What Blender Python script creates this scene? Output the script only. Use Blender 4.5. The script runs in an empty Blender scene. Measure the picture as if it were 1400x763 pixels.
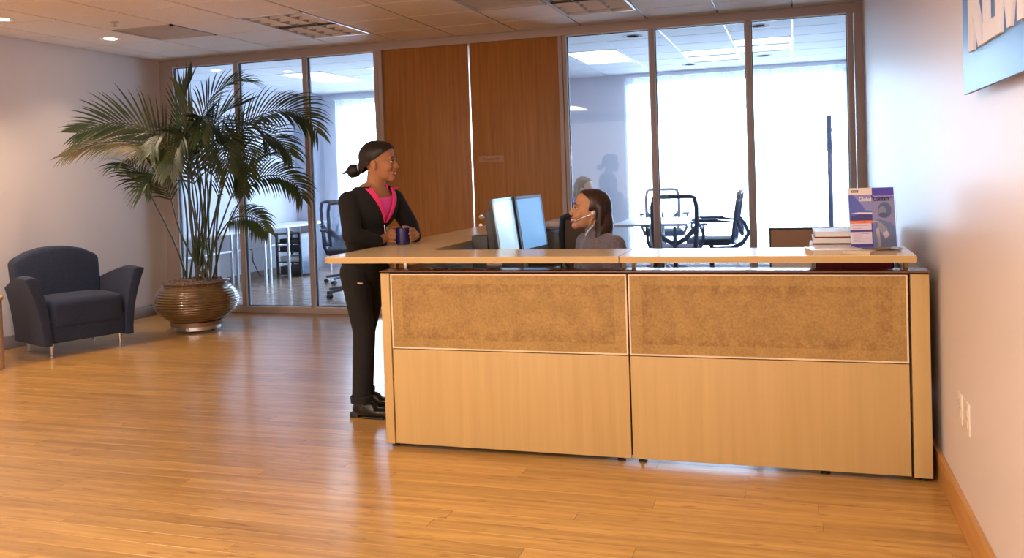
import bpy, bmesh, math, random
from mathutils import Vector, Matrix, noise
from math import sin, cos, pi, radians as rad
random.seed(7)
S = bpy.context.scene
COL = S.collection

# ------------------------------------------------------------------ camera
EYE = 1.3536
CR = Vector((0.952787338321, 0.301756915161, -0.033749845740))
CU = Vector((0.023977546785, 0.036031380148, 0.999062969434))
CF = Vector((-0.302690213230, 0.952703985968, -0.027094852236))
FPX, CX, CY = 1216.625, 700.0, 270.35
cam_d = bpy.data.cameras.new('camera'); cam = bpy.data.objects.new('camera', cam_d); COL.objects.link(cam)
cam.matrix_world = Matrix(((CR.x, CU.x, -CF.x, 0), (CR.y, CU.y, -CF.y, 0), (CR.z, CU.z, -CF.z, EYE), (0, 0, 0, 1)))
cam_d.sensor_width = 36; cam_d.sensor_fit = 'HORIZONTAL'; cam_d.lens = FPX/1400*36
cam_d.shift_y = -(381.5-CY)/1400; cam_d.clip_start = .05; cam_d.clip_end = 200
S.camera = cam
def at(px, py, X=None, Y=None, Z=None):
    """world point seen at a pixel, on one of the planes x=X, y=Y or z=Z"""
    d = CF + CR*((px-CX)/FPX) - CU*((py-CY)/FPX)
    t = (X/d.x) if X is not None else (Y/d.y) if Y is not None else ((Z-EYE)/d.z)
    return Vector((0, 0, EYE)) + d*t

# ------------------------------------------------------------------ world, light, exposure
S.view_settings.view_transform = 'Standard'; S.view_settings.look = 'None'
S.view_settings.exposure = -0.15; S.view_settings.gamma = 1; S.view_settings.use_curve_mapping = False
W = bpy.data.worlds.new('overcast_sky'); S.world = W; W.use_nodes = True
bgn = W.node_tree.nodes['Background']; bgn.inputs[0].default_value = (0.70, 0.84, 1.0, 1); bgn.inputs[1].default_value = 20.0
S.cycles.use_denoising = True
S.cycles.max_bounces = 10; S.cycles.diffuse_bounces = 5; S.cycles.glossy_bounces = 4
S.cycles.transparent_max_bounces = 16; S.cycles.transmission_bounces = 6
S.cycles.sample_clamp_indirect = 6.0
S.cycles.caustics_reflective = False; S.cycles.caustics_refractive = False

XL, XR, YB, CEIL = -6.426, 0.566, 7.95, 2.677     # lobby
BXL, BXR, BYB = -7.25, 0.72, 12.4                  # rooms behind the glass
GX, GY, GS = -4.2527, 6.1962, 0.6096               # ceiling grid

def area_light(name, loc, rot, sx, sy, energy, color, portal=False, spread=None):
    l = bpy.data.lights.new(name, 'AREA'); l.shape = 'RECTANGLE'; l.size = sx; l.size_y = sy
    l.energy = energy; l.color = color
    if portal: l.cycles.is_portal = True
    if spread: l.spread = spread
    o = bpy.data.objects.new(name, l); o.location = loc; o.rotation_euler = rot; COL.objects.link(o); return o
# daylight portals outside the two curtained windows
area_light('window_portal', (-0.75, 12.75, 1.35), (rad(-90), 0, 0), 3.1, 2.6, 1, (1, 1, 1), portal=True)
area_light('window_portal', (-5.05, 12.75, 1.35), (rad(-90), 0, 0), 3.5, 2.6, 1, (1, 1, 1), portal=True)
WARM = (1.0, 0.87, 0.71)
# lit troffers in the lobby ceiling behind the photographer
for lx, ly, e in ((-4.4, 1.2, 75), (-1.9, 1.2, 75), (-0.5, 0.6, 60), (-4.4, -1.8, 70), (-1.4, -1.8, 70)):
    area_light('ceiling_lamp', (lx, ly, CEIL-.03), (0, 0, 0), .6, 1.2, e, WARM)

# added warm fill lamp, unseen behind the photographer, to brighten ceiling and desk
area_light('added_warm_fill', (-2.9, -3.9, 1.25), (rad(90), 0, 0), 5.6, 2.4, 75, (1.0, 0.89, 0.80))

# ------------------------------------------------------------------ materials
MATS = {}
def mat(name, color=(.8, .8, .8), rough=.5, metal=0., spec=.5, coat=0., emit=None, es=0., sheen=0., bump=None, noise_mix=None, sub=0.):
    if name in MATS: return MATS[name]
    m = bpy.data.materials.new(name); m.use_nodes = True; MATS[name] = m
    nt = m.node_tree; b = nt.nodes['Principled BSDF']
    b.inputs['Base Color'].default_value = (*color, 1); b.inputs['Roughness'].default_value = rough
    b.inputs['Metallic'].default_value = metal; b.inputs['Specular IOR Level'].default_value = spec
    b.inputs['Coat Weight'].default_value = coat; b.inputs['Sheen Weight'].default_value = sheen
    if sub: b.inputs['Subsurface Weight'].default_value = sub; b.inputs['Subsurface Radius'].default_value = (.02, .008, .004)
    if emit: b.inputs['Emission Color'].default_value = (*emit, 1); b.inputs['Emission Strength'].default_value = es
    if noise_mix or bump:
        tc = nt.nodes.new('ShaderNodeTexCoord'); mp = nt.nodes.new('ShaderNodeMapping')
        nt.links.new(tc.outputs['Object'], mp.inputs[0])
        nz = nt.nodes.new('ShaderNodeTexNoise'); nt.links.new(mp.outputs[0], nz.inputs['Vector'])
    if noise_mix:      # (second colour, scale xyz, noise scale, low, high)
        c2, sc, ns, lo, hi = noise_mix
        mp.inputs['Scale'].default_value = sc; nz.inputs['Scale'].default_value = ns; nz.inputs['Detail'].default_value = 5
        r = nt.nodes.new('ShaderNodeValToRGB'); r.color_ramp.elements[0].position = lo; r.color_ramp.elements[1].position = hi
        r.color_ramp.elements[0].color = (*color, 1); r.color_ramp.elements[1].color = (*c2, 1)
        nt.links.new(nz.outputs[0], r.inputs[0]); nt.links.new(r.outputs[0], b.inputs['Base Color'])
    if bump:
        n2 = nz
        if noise_mix: n2 = nt.nodes.new('ShaderNodeTexNoise'); nt.links.new(tc.outputs['Object'], n2.inputs['Vector'])
        n2.inputs['Scale'].default_value = bump[0]; n2.inputs['Detail'].default_value = 4
        bp = nt.nodes.new('ShaderNodeBump'); bp.inputs['Strength'].default_value = bump[1]; bp.inputs['Distance'].default_value = .004
        nt.links.new(n2.outputs[0], bp.inputs['Height']); nt.links.new(bp.outputs[0], b.inputs['Normal'])
    return m

def mat_wood(name, c1, c2, scale, rough, coat=0., vary=0., c3=None, dots=False, spec=.5):
    """streaky wood: noise stretched along the grain, each piece shifted by its object random value"""
    m = bpy.data.materials.new(name); m.use_nodes = True; MATS[name] = m
    nt = m.node_tree; b = nt.nodes['Principled BSDF']; L = nt.links.new; N = nt.nodes.new
    g = N('ShaderNodeNewGeometry'); oi = N('ShaderNodeObjectInfo')
    mp = N('ShaderNodeMapping'); mp.inputs['Scale'].default_value = scale
    cb = N('ShaderNodeCombineXYZ'); mu = N('ShaderNodeMath'); mu.operation = 'MULTIPLY'; mu.inputs[1].default_value = 37.
    L(oi.outputs['Random'], mu.inputs[0]); L(mu.outputs[0], cb.inputs[0]); L(mu.outputs[0], cb.inputs[2])
    ad = N('ShaderNodeVectorMath'); ad.operation = 'ADD'; L(g.outputs['Position'], mp.inputs[0]); L(mp.outputs[0], ad.inputs[0]); L(cb.outputs[0], ad.inputs[1])
    nz = N('ShaderNodeTexNoise'); nz.inputs['Scale'].default_value = 1; nz.inputs['Detail'].default_value = 5; nz.inputs['Roughness'].default_value = .62
    L(ad.outputs[0], nz.inputs['Vector'])
    r = N('ShaderNodeValToRGB'); r.color_ramp.elements[0].position = .32; r.color_ramp.elements[1].position = .68
    r.color_ramp.elements[0].color = (*c1, 1); r.color_ramp.elements[1].color = (*c2, 1); L(nz.outputs[0], r.inputs[0])
    out = r.outputs[0]
    if dots:   # bamboo knuckles
        mp2 = N('ShaderNodeMapping'); mp2.inputs['Scale'].default_value = (9, 55, 1); L(g.outputs['Position'], mp2.inputs[0])
        ad2 = N('ShaderNodeVectorMath'); ad2.operation = 'ADD'; L(mp2.outputs[0], ad2.inputs[0]); L(cb.outputs[0], ad2.inputs[1])
        vz = N('ShaderNodeTexNoise'); vz.inputs['Scale'].default_value = 1; vz.inputs['Detail'].default_value = 1; L(ad2.outputs[0], vz.inputs['Vector'])
        r2 = N('ShaderNodeValToRGB'); r2.color_ramp.elements[0].position = .66; r2.color_ramp.elements[1].position = .76
        r2.color_ramp.elements[0].color = (1, 1, 1, 1); r2.color_ramp.elements[1].color = (.62, .5, .4, 1); L(vz.outputs[0], r2.inputs[0])
        mx = N('ShaderNodeMix'); mx.data_type = 'RGBA'; mx.blend_type = 'MULTIPLY'; mx.inputs[0].default_value = 1
        L(out, mx.inputs[6]); L(r2.outputs[0], mx.inputs[7]); out = mx.outputs[2]
    if vary:
        hs = N('ShaderNodeHueSaturation'); mr = N('ShaderNodeMapRange'); mr.inputs[3].default_value = 1-vary; mr.inputs[4].default_value = 1+vary
        L(oi.outputs['Random'], mr.inputs[0]); L(mr.outputs[0], hs.inputs['Value']); L(out, hs.inputs['Color']); out = hs.outputs[0]
    L(out, b.inputs['Base Color']); b.inputs['Roughness'].default_value = rough; b.inputs['Coat Weight'].default_value = coat
    b.inputs['Coat Roughness'].default_value = .12; b.inputs['Specular IOR Level'].default_value = spec
    return m

def mat_glass(name, tint=(.93, .97, 1.0), ior=1.45, gl=1.0):
    m = bpy.data.materials.new(name); m.use_nodes = True; nt = m.node_tree; nt.nodes.clear(); N = nt.nodes.new; L = nt.links.new
    o = N('ShaderNodeOutputMaterial'); t = N('ShaderNodeBsdfTransparent'); t.inputs[0].default_value = (*tint, 1)
    g = N('ShaderNodeBsdfGlossy'); g.inputs['Roughness'].default_value = .02; f = N('ShaderNodeFresnel'); f.inputs[0].default_value = ior
    mm = N('ShaderNodeMath'); mm.operation = 'MULTIPLY'; mm.inputs[1].default_value = gl
    x = N('ShaderNodeMixShader'); L(f.outputs[0], mm.inputs[0]); L(mm.outputs[0], x.inputs[0]); L(t.outputs[0], x.inputs[1]); L(g.outputs[0], x.inputs[2]); L(x.outputs[0], o.inputs[0])
    MATS[name] = m; return m
def mat_sheer(name, col=(.95, .97, 1), transp=.55):
    m = bpy.data.materials.new(name); m.use_nodes = True; nt = m.node_tree; nt.nodes.clear(); N = nt.nodes.new; L = nt.links.new
    o = N('ShaderNodeOutputMaterial'); t = N('ShaderNodeBsdfTransparent'); tr = N('ShaderNodeBsdfTranslucent'); d = N('ShaderNodeBsdfDiffuse')
    tr.inputs[0].default_value = (*col, 1); d.inputs[0].default_value = (*col, 1)
    a = N('ShaderNodeMixShader'); a.inputs[0].default_value = .35; L(tr.outputs[0], a.inputs[1]); L(d.outputs[0], a.inputs[2])
    x = N('ShaderNodeMixShader'); x.inputs[0].default_value = transp; L(a.outputs[0], x.inputs[1]); L(t.outputs[0], x.inputs[2]); L(x.outputs[0], o.inputs[0])
    MATS[name] = m; return m

M_plank = mat_wood('bamboo_plank', (.36, .180, .045), (.60, .345, .105), (1.6, 34, 1), .30, coat=.25, vary=.12, dots=True)
M_wall = mat('painted_wall', (.72, .66, .66), .7, bump=(90, .08))
M_wallr = mat('painted_wall_satin', (.72, .655, .65), .42, bump=(60, .05))
M_wallb = mat('back_room_wall', (.74, .76, .84), .8)
M_tile = mat('ceiling_tile', (.90, .83, .78), .9, noise_mix=((.80, .73, .68), (1, 1, 1), 60, .45, .75), bump=(150, .3))
M_grid = mat('grid_metal', (.16, .13, .115), .5)
M_gridw = mat('grid_white', (.8, .8, .8), .35)
M_frame = mat('mullion_paint', (.42, .35, .345), .45)
M_stop = mat('pale_lit_side', (.78, .80, .86), .4)
M_gasket = mat('gasket_blue_black', (.02, .04, .10), .5)
M_glass = mat_glass('clear_glass')
M_acryl = mat_glass('clear_acrylic', (.97, .98, 1), 1.49)
M_door = mat_wood('oak_door', (.29, .115, .022), (.40, .175, .038), (34, 34, 1.3), .42, spec=.4)
M_alu = mat('aluminium', (.75, .75, .78), .28, 1.)
M_chrome = mat('chrome', (.8, .8, .82), .12, 1.)
M_base_l = mat('baseboard_taupe', (.26, .19, .15), .5)
M_base_r = mat_wood('bamboo_baseboard', (.47, .22, .055), (.62, .32, .10), (30, 1.5, 30), .35)
M_maple = mat_wood('maple_laminate', (.52, .350, .145), (.58, .395, .172), (26, 26, .9), .42, spec=.4)
M_mapletop = mat_wood('maple_counter', (.74, .56, .32), (.80, .62, .37), (2.0, 28, 28), .24, coat=.15)
M_edge = mat('maple_edge_band', (.54, .36, .155), .4)
M_cap = mat('brown_metal_cap', (.20, .085, .045), .22, spec=.7)
M_reveal = mat('dark_reveal', (.02, .01, .012), .8)
M_rim = mat('cream_panel_rim', (.80, .62, .44), .4)
M_black = mat('black_plastic', (.02, .02, .022), .4)
M_dark = mat('dark_plastic', (.05, .05, .055), .5)
M_white = mat('white_laminate', (.85, .85, .87), .4)
M_skin1 = mat('brown_skin', (.40, .185, .095), .6, spec=.22, sub=.06)
M_skin2 = mat('tan_skin', (.56, .27, .145), .52, spec=.3, sub=.06)
M_skin3 = mat('fair_skin', (.75, .5, .42), .5)
M_hair1 = mat('black_hair', (.006, .005, .006), .45, spec=.35, noise_mix=((.016, .011, .010), (60, 60, 4), 2, .4, .7))
M_hair2 = mat('dark_brown_hair', (.022, .009, .006), .36, noise_mix=((.055, .022, .013), (50, 50, 3), 2, .4, .7))
M_hair3 = mat('light_brown_hair', (.085, .06, .055), .5)

# board panel (pressed fibre) with scattered dark flecks and a darker mottled border band
def mat_fibre():
    m = bpy.data.materials.new('fibre_board'); m.use_nodes = True; nt = m.node_tree; b = nt.nodes['Principled BSDF']; N = nt.nodes.new; L = nt.links.new
    g = N('ShaderNodeNewGeometry')
    n1 = N('ShaderNodeTexNoise'); n1.inputs['Scale'].default_value = 95; n1.inputs['Detail'].default_value = 6; L(g.outputs['Position'], n1.inputs['Vector'])
    r1 = N('ShaderNodeValToRGB'); r1.color_ramp.elements[0].position = .33; r1.color_ramp.elements[1].position = .62
    r1.color_ramp.elements[0].color = (.35, .205, .062, 1); r1.color_ramp.elements[1].color = (.46, .285, .092, 1); L(n1.outputs[0], r1.inputs[0])
    n2 = N('ShaderNodeTexNoise'); n2.inputs['Scale'].default_value = 14; n2.inputs['Detail'].default_value = 4; L(g.outputs['Position'], n2.inputs['Vector'])
    r2 = N('ShaderNodeValToRGB'); r2.color_ramp.elements[0].position = .35; r2.color_ramp.elements[1].position = .65
    r2.color_ramp.elements[0].color = (.84, .82, .82, 1); r2.color_ramp.elements[1].color = (1, 1, 1, 1); L(n2.outputs[0], r2.inputs[0])
    # a slightly darker mottled rectangle set in from the edges, strongest at its border
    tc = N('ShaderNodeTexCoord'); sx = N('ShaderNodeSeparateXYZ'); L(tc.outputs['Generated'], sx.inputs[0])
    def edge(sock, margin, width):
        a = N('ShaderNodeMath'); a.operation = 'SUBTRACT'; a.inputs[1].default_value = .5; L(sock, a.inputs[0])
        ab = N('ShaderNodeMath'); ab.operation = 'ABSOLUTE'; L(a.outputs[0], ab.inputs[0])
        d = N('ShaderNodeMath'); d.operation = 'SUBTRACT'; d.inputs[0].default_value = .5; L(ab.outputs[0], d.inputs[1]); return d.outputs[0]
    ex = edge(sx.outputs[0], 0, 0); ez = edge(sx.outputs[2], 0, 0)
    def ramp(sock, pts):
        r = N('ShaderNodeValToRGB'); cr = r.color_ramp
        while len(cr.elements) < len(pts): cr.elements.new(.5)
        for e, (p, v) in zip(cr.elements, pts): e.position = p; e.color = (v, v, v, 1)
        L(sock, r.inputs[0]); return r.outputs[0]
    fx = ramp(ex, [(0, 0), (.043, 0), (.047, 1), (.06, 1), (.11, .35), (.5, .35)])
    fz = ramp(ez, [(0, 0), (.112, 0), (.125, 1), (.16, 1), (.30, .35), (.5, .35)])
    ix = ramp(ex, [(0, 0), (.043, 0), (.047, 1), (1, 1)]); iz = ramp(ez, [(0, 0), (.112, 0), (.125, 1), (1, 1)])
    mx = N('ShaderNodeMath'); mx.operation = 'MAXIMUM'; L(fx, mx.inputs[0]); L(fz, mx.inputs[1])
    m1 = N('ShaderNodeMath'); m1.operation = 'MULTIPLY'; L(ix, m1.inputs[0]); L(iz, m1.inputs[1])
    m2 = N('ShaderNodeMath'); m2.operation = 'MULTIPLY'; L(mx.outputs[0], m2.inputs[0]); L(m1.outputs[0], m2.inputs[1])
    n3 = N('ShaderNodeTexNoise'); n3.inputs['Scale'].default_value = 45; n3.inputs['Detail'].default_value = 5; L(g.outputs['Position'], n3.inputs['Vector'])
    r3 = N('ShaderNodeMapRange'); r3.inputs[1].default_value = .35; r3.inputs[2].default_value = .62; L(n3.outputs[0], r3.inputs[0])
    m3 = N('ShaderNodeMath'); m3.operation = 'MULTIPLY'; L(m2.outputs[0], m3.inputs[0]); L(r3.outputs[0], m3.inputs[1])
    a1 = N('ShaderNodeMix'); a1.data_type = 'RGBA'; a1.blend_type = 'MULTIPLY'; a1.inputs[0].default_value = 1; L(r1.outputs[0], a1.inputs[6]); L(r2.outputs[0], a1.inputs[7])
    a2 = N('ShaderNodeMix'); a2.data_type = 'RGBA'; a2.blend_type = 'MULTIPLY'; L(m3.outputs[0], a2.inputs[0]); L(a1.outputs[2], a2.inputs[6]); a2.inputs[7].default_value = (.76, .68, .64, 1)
    L(a2.outputs[2], b.inputs['Base Color']); b.inputs['Roughness'].default_value = .55
    return m
M_fibre = mat_fibre()

# ------------------------------------------------------------------ mesh helpers
class MB:
    def __init__(s): s.v = []; s.f = []; s.m = []; s.mats = []
    def _mi(s, m):
        if m is None: return 0
        if m not in s.mats: s.mats.append(m)
        return s.mats.index(m)
    def add(s, vs, fs, m=None, M=None):
        o = len(s.v); s.v += [tuple(M @ Vector(v)) if M else tuple(v) for v in vs]
        mi = s._mi(m); s.f += [tuple(i+o for i in f) for f in fs]; s.m += [mi]*len(fs); return s
    def box(s, x0, x1, y0, y1, z0, z1, m=None, M=None):
        vs = [(x, y, z) for z in (z0, z1) for y in (y0, y1) for x in (x0, x1)]
        return s.add(vs, [(0, 2, 3, 1), (4, 5, 7, 6), (0, 1, 5, 4), (2, 6, 7, 3), (0, 4, 6, 2), (1, 3, 7, 5)], m, M)
    def loft(s, rings, m=None, M=None, cap=True, closed=True):
        n = len(rings[0]); vs = [p for r in rings for p in r]; fs = []
        for i in range(len(rings)-1):
            for j in range(n if closed else n-1):
                a = i*n+j; b = i*n+(j+1) % n; fs.append((a, b, b+n, a+n))
        if cap and closed:
            fs.append(tuple(range(n-1, -1, -1))); fs.append(tuple(range((len(rings)-1)*n, len(rings)*n)))
        return s.add(vs, fs, m, M)
    def lathe(s, prof, c=(0, 0, 0), n=32, m=None, M=None, cap=True):
        return s.loft([[(c[0]+r*cos(2*pi*j/n), c[1]+r*sin(2*pi*j/n), c[2]+z) for j in range(n)] for r, z in prof], m, M, cap)
    def tube(s, pts, rs, n=8, m=None, M=None, cap=True):
        pts = [Vector(p) for p in pts]
        if not hasattr(rs, '__len__'): rs = [rs]*len(pts)
        rings = []; up = None
        for i, p in enumerate(pts):
            t = (pts[min(i+1, len(pts)-1)]-pts[max(i-1, 0)]).normalized()
            if up is None: up = t.orthogonal().normalized()
            up = (up - t*up.dot(t)).normalized(); w = t.cross(up)
            rings.append([p+(up*cos(2*pi*j/n)+w*sin(2*pi*j/n))*rs[i] for j in range(n)])
        return s.loft(rings, m, M, cap)
    def ell(s, c, r, m=None, M=None, R=None, nu=20, nv=14):
        vs = [(0, 0, -1)]
        for i in range(1, nv):
            a = -pi/2+pi*i/nv
            vs += [(cos(a)*cos(2*pi*j/nu), cos(a)*sin(2*pi*j/nu), sin(a)) for j in range(nu)]
        vs.append((0, 0, 1)); fs = []
        for j in range(nu):
            fs.append((0, 1+(j+1) % nu, 1+j)); o = 1+(nv-2)*nu; fs.append((o+j, o+(j+1) % nu, len(vs)-1))
            for i in range(nv-2): a = 1+i*nu+j; b = 1+i*nu+(j+1) % nu; fs.append((a, b, b+nu, a+nu))
        T = Matrix.Translation(Vector(c)) @ (R.to_4x4() if R else Matrix()) @ Matrix.Diagonal((*r, 1))
        if M: T = M @ T
        return s.add(vs, fs, m, T)
    def cap(s, p0, r0, p1, r1, m=None, M=None, n=14, flat=1.0):
        """tapered capsule"""
        p0 = Vector(p0); p1 = Vector(p1); d = p1-p0; L = d.length; q = Vector((0, 0, 1)).rotation_difference(d).to_matrix().to_4x4()
        pr = [(r0*cos(a), r0*sin(a)) for a in [-pi/2+.05+i*(pi/2-.05)/4 for i in range(5)]] + [(r1*cos(a), L+r1*sin(a)) for a in [i*(pi/2-.05)/4 for i in range(5)]]
        T = Matrix.Translation(p0) @ q @ Matrix.Diagonal((flat, 1, 1, 1))
        if M: T = M @ T
        return s.lathe(pr, n=n, m=m, M=T)
    def chain(s, pts, rs, m=None, M=None):
        for i in range(len(pts)-1): s.cap(pts[i], rs[i], pts[i+1], rs[i+1], m, M)
        return s
    def build(s, name, m=None, parent=None, smooth=False, angle=35, bevel=0., bseg=2, loc=None, voxel=None, sm=0, sf=.5):
        me = bpy.data.meshes.new(name); me.from_pydata(s.v, [], s.f)
        for x in (s.mats or [m]): me.materials.append(x)
        if s.mats: me.polygons.foreach_set('material_index', s.m)
        me.update()
        bm = bmesh.new(); bm.from_mesh(me); bmesh.ops.recalc_face_normals(bm, faces=bm.faces)
        if bevel: bmesh.ops.bevel(bm, geom=[e for e in bm.edges if len(e.link_faces) == 2 and e.calc_face_angle(0) > .6], offset=bevel, segments=bseg, profile=.6, affect='EDGES', clamp_overlap=True)
        bm.to_mesh(me); bm.free()
        o = bpy.data.objects.new(name, me); COL.objects.link(o)
        if voxel:
            a = o.modifiers.new('r', 'REMESH'); a.mode = 'VOXEL'; a.voxel_size = voxel; a.use_smooth_shade = True
            if sm: b = o.modifiers.new('s', 'SMOOTH'); b.iterations = sm; b.factor = sf
            dg = bpy.context.evaluated_depsgraph_get(); nm = bpy.data.meshes.new_from_object(o.evaluated_get(dg))
            o.modifiers.clear(); o.data = nm; nm.name = name; me = nm
            if not me.materials: me.materials.append(m)
            me.polygons.foreach_set('use_smooth', [True]*len(me.polygons))
        elif smooth or bevel:
            me.polygons.foreach_set('use_smooth', [True]*len(me.polygons)); me.set_sharp_from_angle(angle=rad(angle))
        if parent: o.parent = parent
        if loc: o.location = loc
        return o
def tag(o, label=None, cat=None, group=None, kind=None):
    if label: o['label'] = label
    if cat: o['category'] = cat
    if group: o['group'] = group
    if kind: o['kind'] = kind
    return o
def thing(name, label, cat, loc=(0, 0, 0), rz=0., group=None):
    o = bpy.data.objects.new(name, None); COL.objects.link(o); o.empty_display_size = .1
    o.location = loc; o.rotation_euler = (0, 0, rz); return tag(o, label, cat, group)
def dup(root, loc, rz, label=None):
    r = root.copy(); COL.objects.link(r); r.location = loc; r.rotation_euler = (0, 0, rz)
    if label: r['label'] = label
    for ch in list(root.children):
        c = ch.copy(); COL.objects.link(c); c.parent = r
        for g in ch.children:
            d = g.copy(); COL.objects.link(d); d.parent = c
    return r
def struct(name, mb, m, **k): o = mb.build(name, m, **k); o['kind'] = 'structure'; return o
def cut_faces(o, pred):
    bm = bmesh.new(); bm.from_mesh(o.data)
    bmesh.ops.delete(bm, geom=[f for f in bm.faces if pred(f.calc_center_median())], context='FACES'); bm.to_mesh(o.data); bm.free()
def cut_clean(o, M, planes, pred):
    """slice the surface along planes (given in the frame M), then drop the faces pred picks"""
    Mi = M.inverted(); bm = bmesh.new(); bm.from_mesh(o.data)
    for co, no in planes:
        bmesh.ops.bisect_plane(bm, geom=list(bm.verts)+list(bm.edges)+list(bm.faces), plane_co=M @ Vector(co), plane_no=(M.to_3x3() @ Vector(no)).normalized(), dist=1e-5)
    bmesh.ops.delete(bm, geom=[f for f in bm.faces if pred(Mi @ f.calc_center_median())], context='FACES'); bm.to_mesh(o.data); bm.free()
    s = o.modifiers.new('thickness', 'SOLIDIFY'); s.thickness = .004; s.offset = -1
def text_mesh(name, body, size, m, M, parent=None, ext=0.0, off=0.0, align='LEFT', sx=1.0):
    c = bpy.data.curves.new(name, 'FONT'); c.body = body; c.size = size; c.extrude = ext; c.offset = off; c.align_x = align
    t = bpy.data.objects.new(name, c); COL.objects.link(t)
    dg = bpy.context.evaluated_depsgraph_get(); me = bpy.data.meshes.new_from_object(t.evaluated_get(dg)); bpy.data.objects.remove(t)
    me.transform(M @ Matrix.Diagonal((sx, 1, 1, 1))); me.materials.clear(); me.materials.append(m)
    o = bpy.data.objects.new(name, me); COL.objects.link(o)
    if parent: o.parent = parent
    return o

# ------------------------------------------------------------------ floor: planks one by one
floor = struct('floor', MB().box(XL-.1, XR+.1, -4, YB+.1, -.08, -.013), M_reveal)
PW = .0945
def plank_rows(x0, x1, y0, y1, seed):
    rnd = random.Random(seed); y = y0; k = 0
    while y < y1-.001:
        xs = x0 - rnd.uniform(0, 1.75)
        while xs < x1:
            a, b = max(xs, x0), min(xs+1.83, x1)
            if b-a > .03: yield a, b, y, min(y+PW, y1)
            xs += 1.83
        y += PW; k += 1
pl_me = {}
for (a, b, y0, y1) in plank_rows(XL, XR, 2.37, YB, 3):
    key = (round(b-a, 2), round(y1-y0, 3))
    if key not in pl_me:
        l, w = b-a, y1-y0
        t = MB().box(.0004, l-.0006, .0003, w-.0003, -.012, 0); o = t.build('plank', M_plank, floor, bevel=.0005, bseg=1); pl_me[key] = o.data
    else:
        o = bpy.data.objects.new('plank', pl_me[key]); COL.objects.link(o); o.parent = floor
    o.location = (a, y0, 0)
mb = MB()
for (a, b, y0, y1) in plank_rows(XL, XR, -4, 2.37, 5): mb.box(a+.0004, b-.0006, y0+.0003, y1-.0003, -.012, 0)
tag(mb.build('plank_field', M_plank, floor), kind='stuff')
floor2 = struct('floor', MB().box(BXL-.1, BXR+.1, YB+.1, BYB+.15, -.08, -.013), M_reveal)
M_plank2 = mat_wood('back_room_plank', (.34, .22, .16), (.48, .33, .25), (1.6, 34, 1), .24, coat=.3)
mb = MB()
for (a, b, y0, y1) in plank_rows(BXL, BXR, YB+.1, BYB, 9): mb.box(a+.0004, b-.0006, y0+.0003, y1-.0003, -.012, 0)
tag(mb.build('plank_field', M_plank2, floor2), kind='stuff')

# ------------------------------------------------------------------ walls
struct('wall_left', MB().box(XL-.12, XL, -4, YB+.1, -.08, CEIL+.1), M_wall)
struct('wall_right', MB().box(XR, XR+.25, -4, YB+.02, -.08, CEIL+.1), M_wallr)
struct('wall_front', MB().box(XL-.12, XR+.12, -4.12, -4, -.08, CEIL+.1), M_wall)
struct('baseboard_left', MB().box(XL, XL+.014, -4, YB, 0, .115), M_base_l, bevel=.003)
struct('baseboard_right', MB().box(XR-.02, XR, -4, YB-.02, 0, .122), M_base_r, bevel=.004)
struct('wall_left', MB().box(BXL-.12, BXL, YB, BYB+.1, -.08, CEIL+.1), M_wallb)
struct('wall_left', MB().box(BXL-.12, XL-.12, YB, YB+.1, -.08, CEIL+.1), M_wallb)
struct('wall_right', MB().box(BXR, BXR+.12, YB+.02, BYB+.1, -.08, CEIL+.1), M_wallb)
struct('wall_partition', MB().box(-3.42, -3.30, YB+.12, BYB, 0, CEIL+.02), M_wallb)
wb = MB()
for x0, x1, z0, z1 in ((BXL, -6.78, 0, CEIL+.1), (-3.3, -2.24, 0, CEIL+.1), (.70, BXR, 0, CEIL+.1), (-6.78, -3.42, 2.55, CEIL+.1), (-2.24, .70, 2.60, CEIL+.1), (-6.78, -3.42, 0, .06), (-2.24, .70, 0, .06), (-3.42, -3.3, 0, CEIL+.1)):
    wb.box(x0, x1, BYB, BYB+.2, z0, z1)
struct('wall_back', wb, M_wallb)
struct('trim_1', MB().box(BXL, -7.0, 11.95, BYB, 0, CEIL), mat('column_grey', (.46, .48, .58), .8))
struct('baseboard_left', MB().box(BXL, BXL+.014, YB+.1, 11.95, 0, .10), M_base_l)
M_sheer = mat_sheer('sheer_curtain')
M_fabric_w = mat('curtain_rail', (.8, .8, .85), .5)
def window(n, x0, x1, top):
    w = tag(thing('window_%d' % n, None, None), kind='structure')
    fr = MB()
    for a, b, c, d in ((x0, x0+.05, .06, top), (x1-.05, x1, .06, top), (x0, x1, .06, .11), (x0, x1, top-.05, top)): fr.box(a, b, BYB+.10, BYB+.16, c, d)
    k = 1
    while x0+k*1.5 < x1-.2: fr.box(x0+k*1.5-.02, x0+k*1.5+.02, BYB+.11, BYB+.15, .1, top-.05); k += 1
    fr.build('window_frame', M_white, w)
    MB().box(x0+.05, x1-.05, BYB+.128, BYB+.132, .11, top-.05).build('pane', M_glass, w)
def curtain(x0, x1, ztop, label):
    t = thing('sheer_curtain', label, 'curtain')
    n = int((x1-x0)/.018); a = []; b = []
    for i in range(n+1):
        x = x0+(x1-x0)*i/n; y = BYB-.10+.022*sin(x*38)+.012*sin(x*83+1); a.append((x, y, .03)); b.append((x, y, ztop))
    m_ = MB().loft([a, b], cap=False, closed=False); m_.build('curtain_cloth', M_sheer, t, smooth=True, angle=80)
    MB().box(x0, x1, BYB-.13, BYB-.06, ztop, ztop+.025).build('curtain_rail', M_fabric_w, t)
window(7, -2.24, .70, 2.60); window(8, -6.78, -3.42, 2.55)
curtain(-2.20, .69, 2.62, 'white sheer curtain over the bright window behind the conference table')
curtain(-6.74, -3.46, 2.57, 'white sheer curtain over the bright window behind the mesh chair at left')

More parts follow.
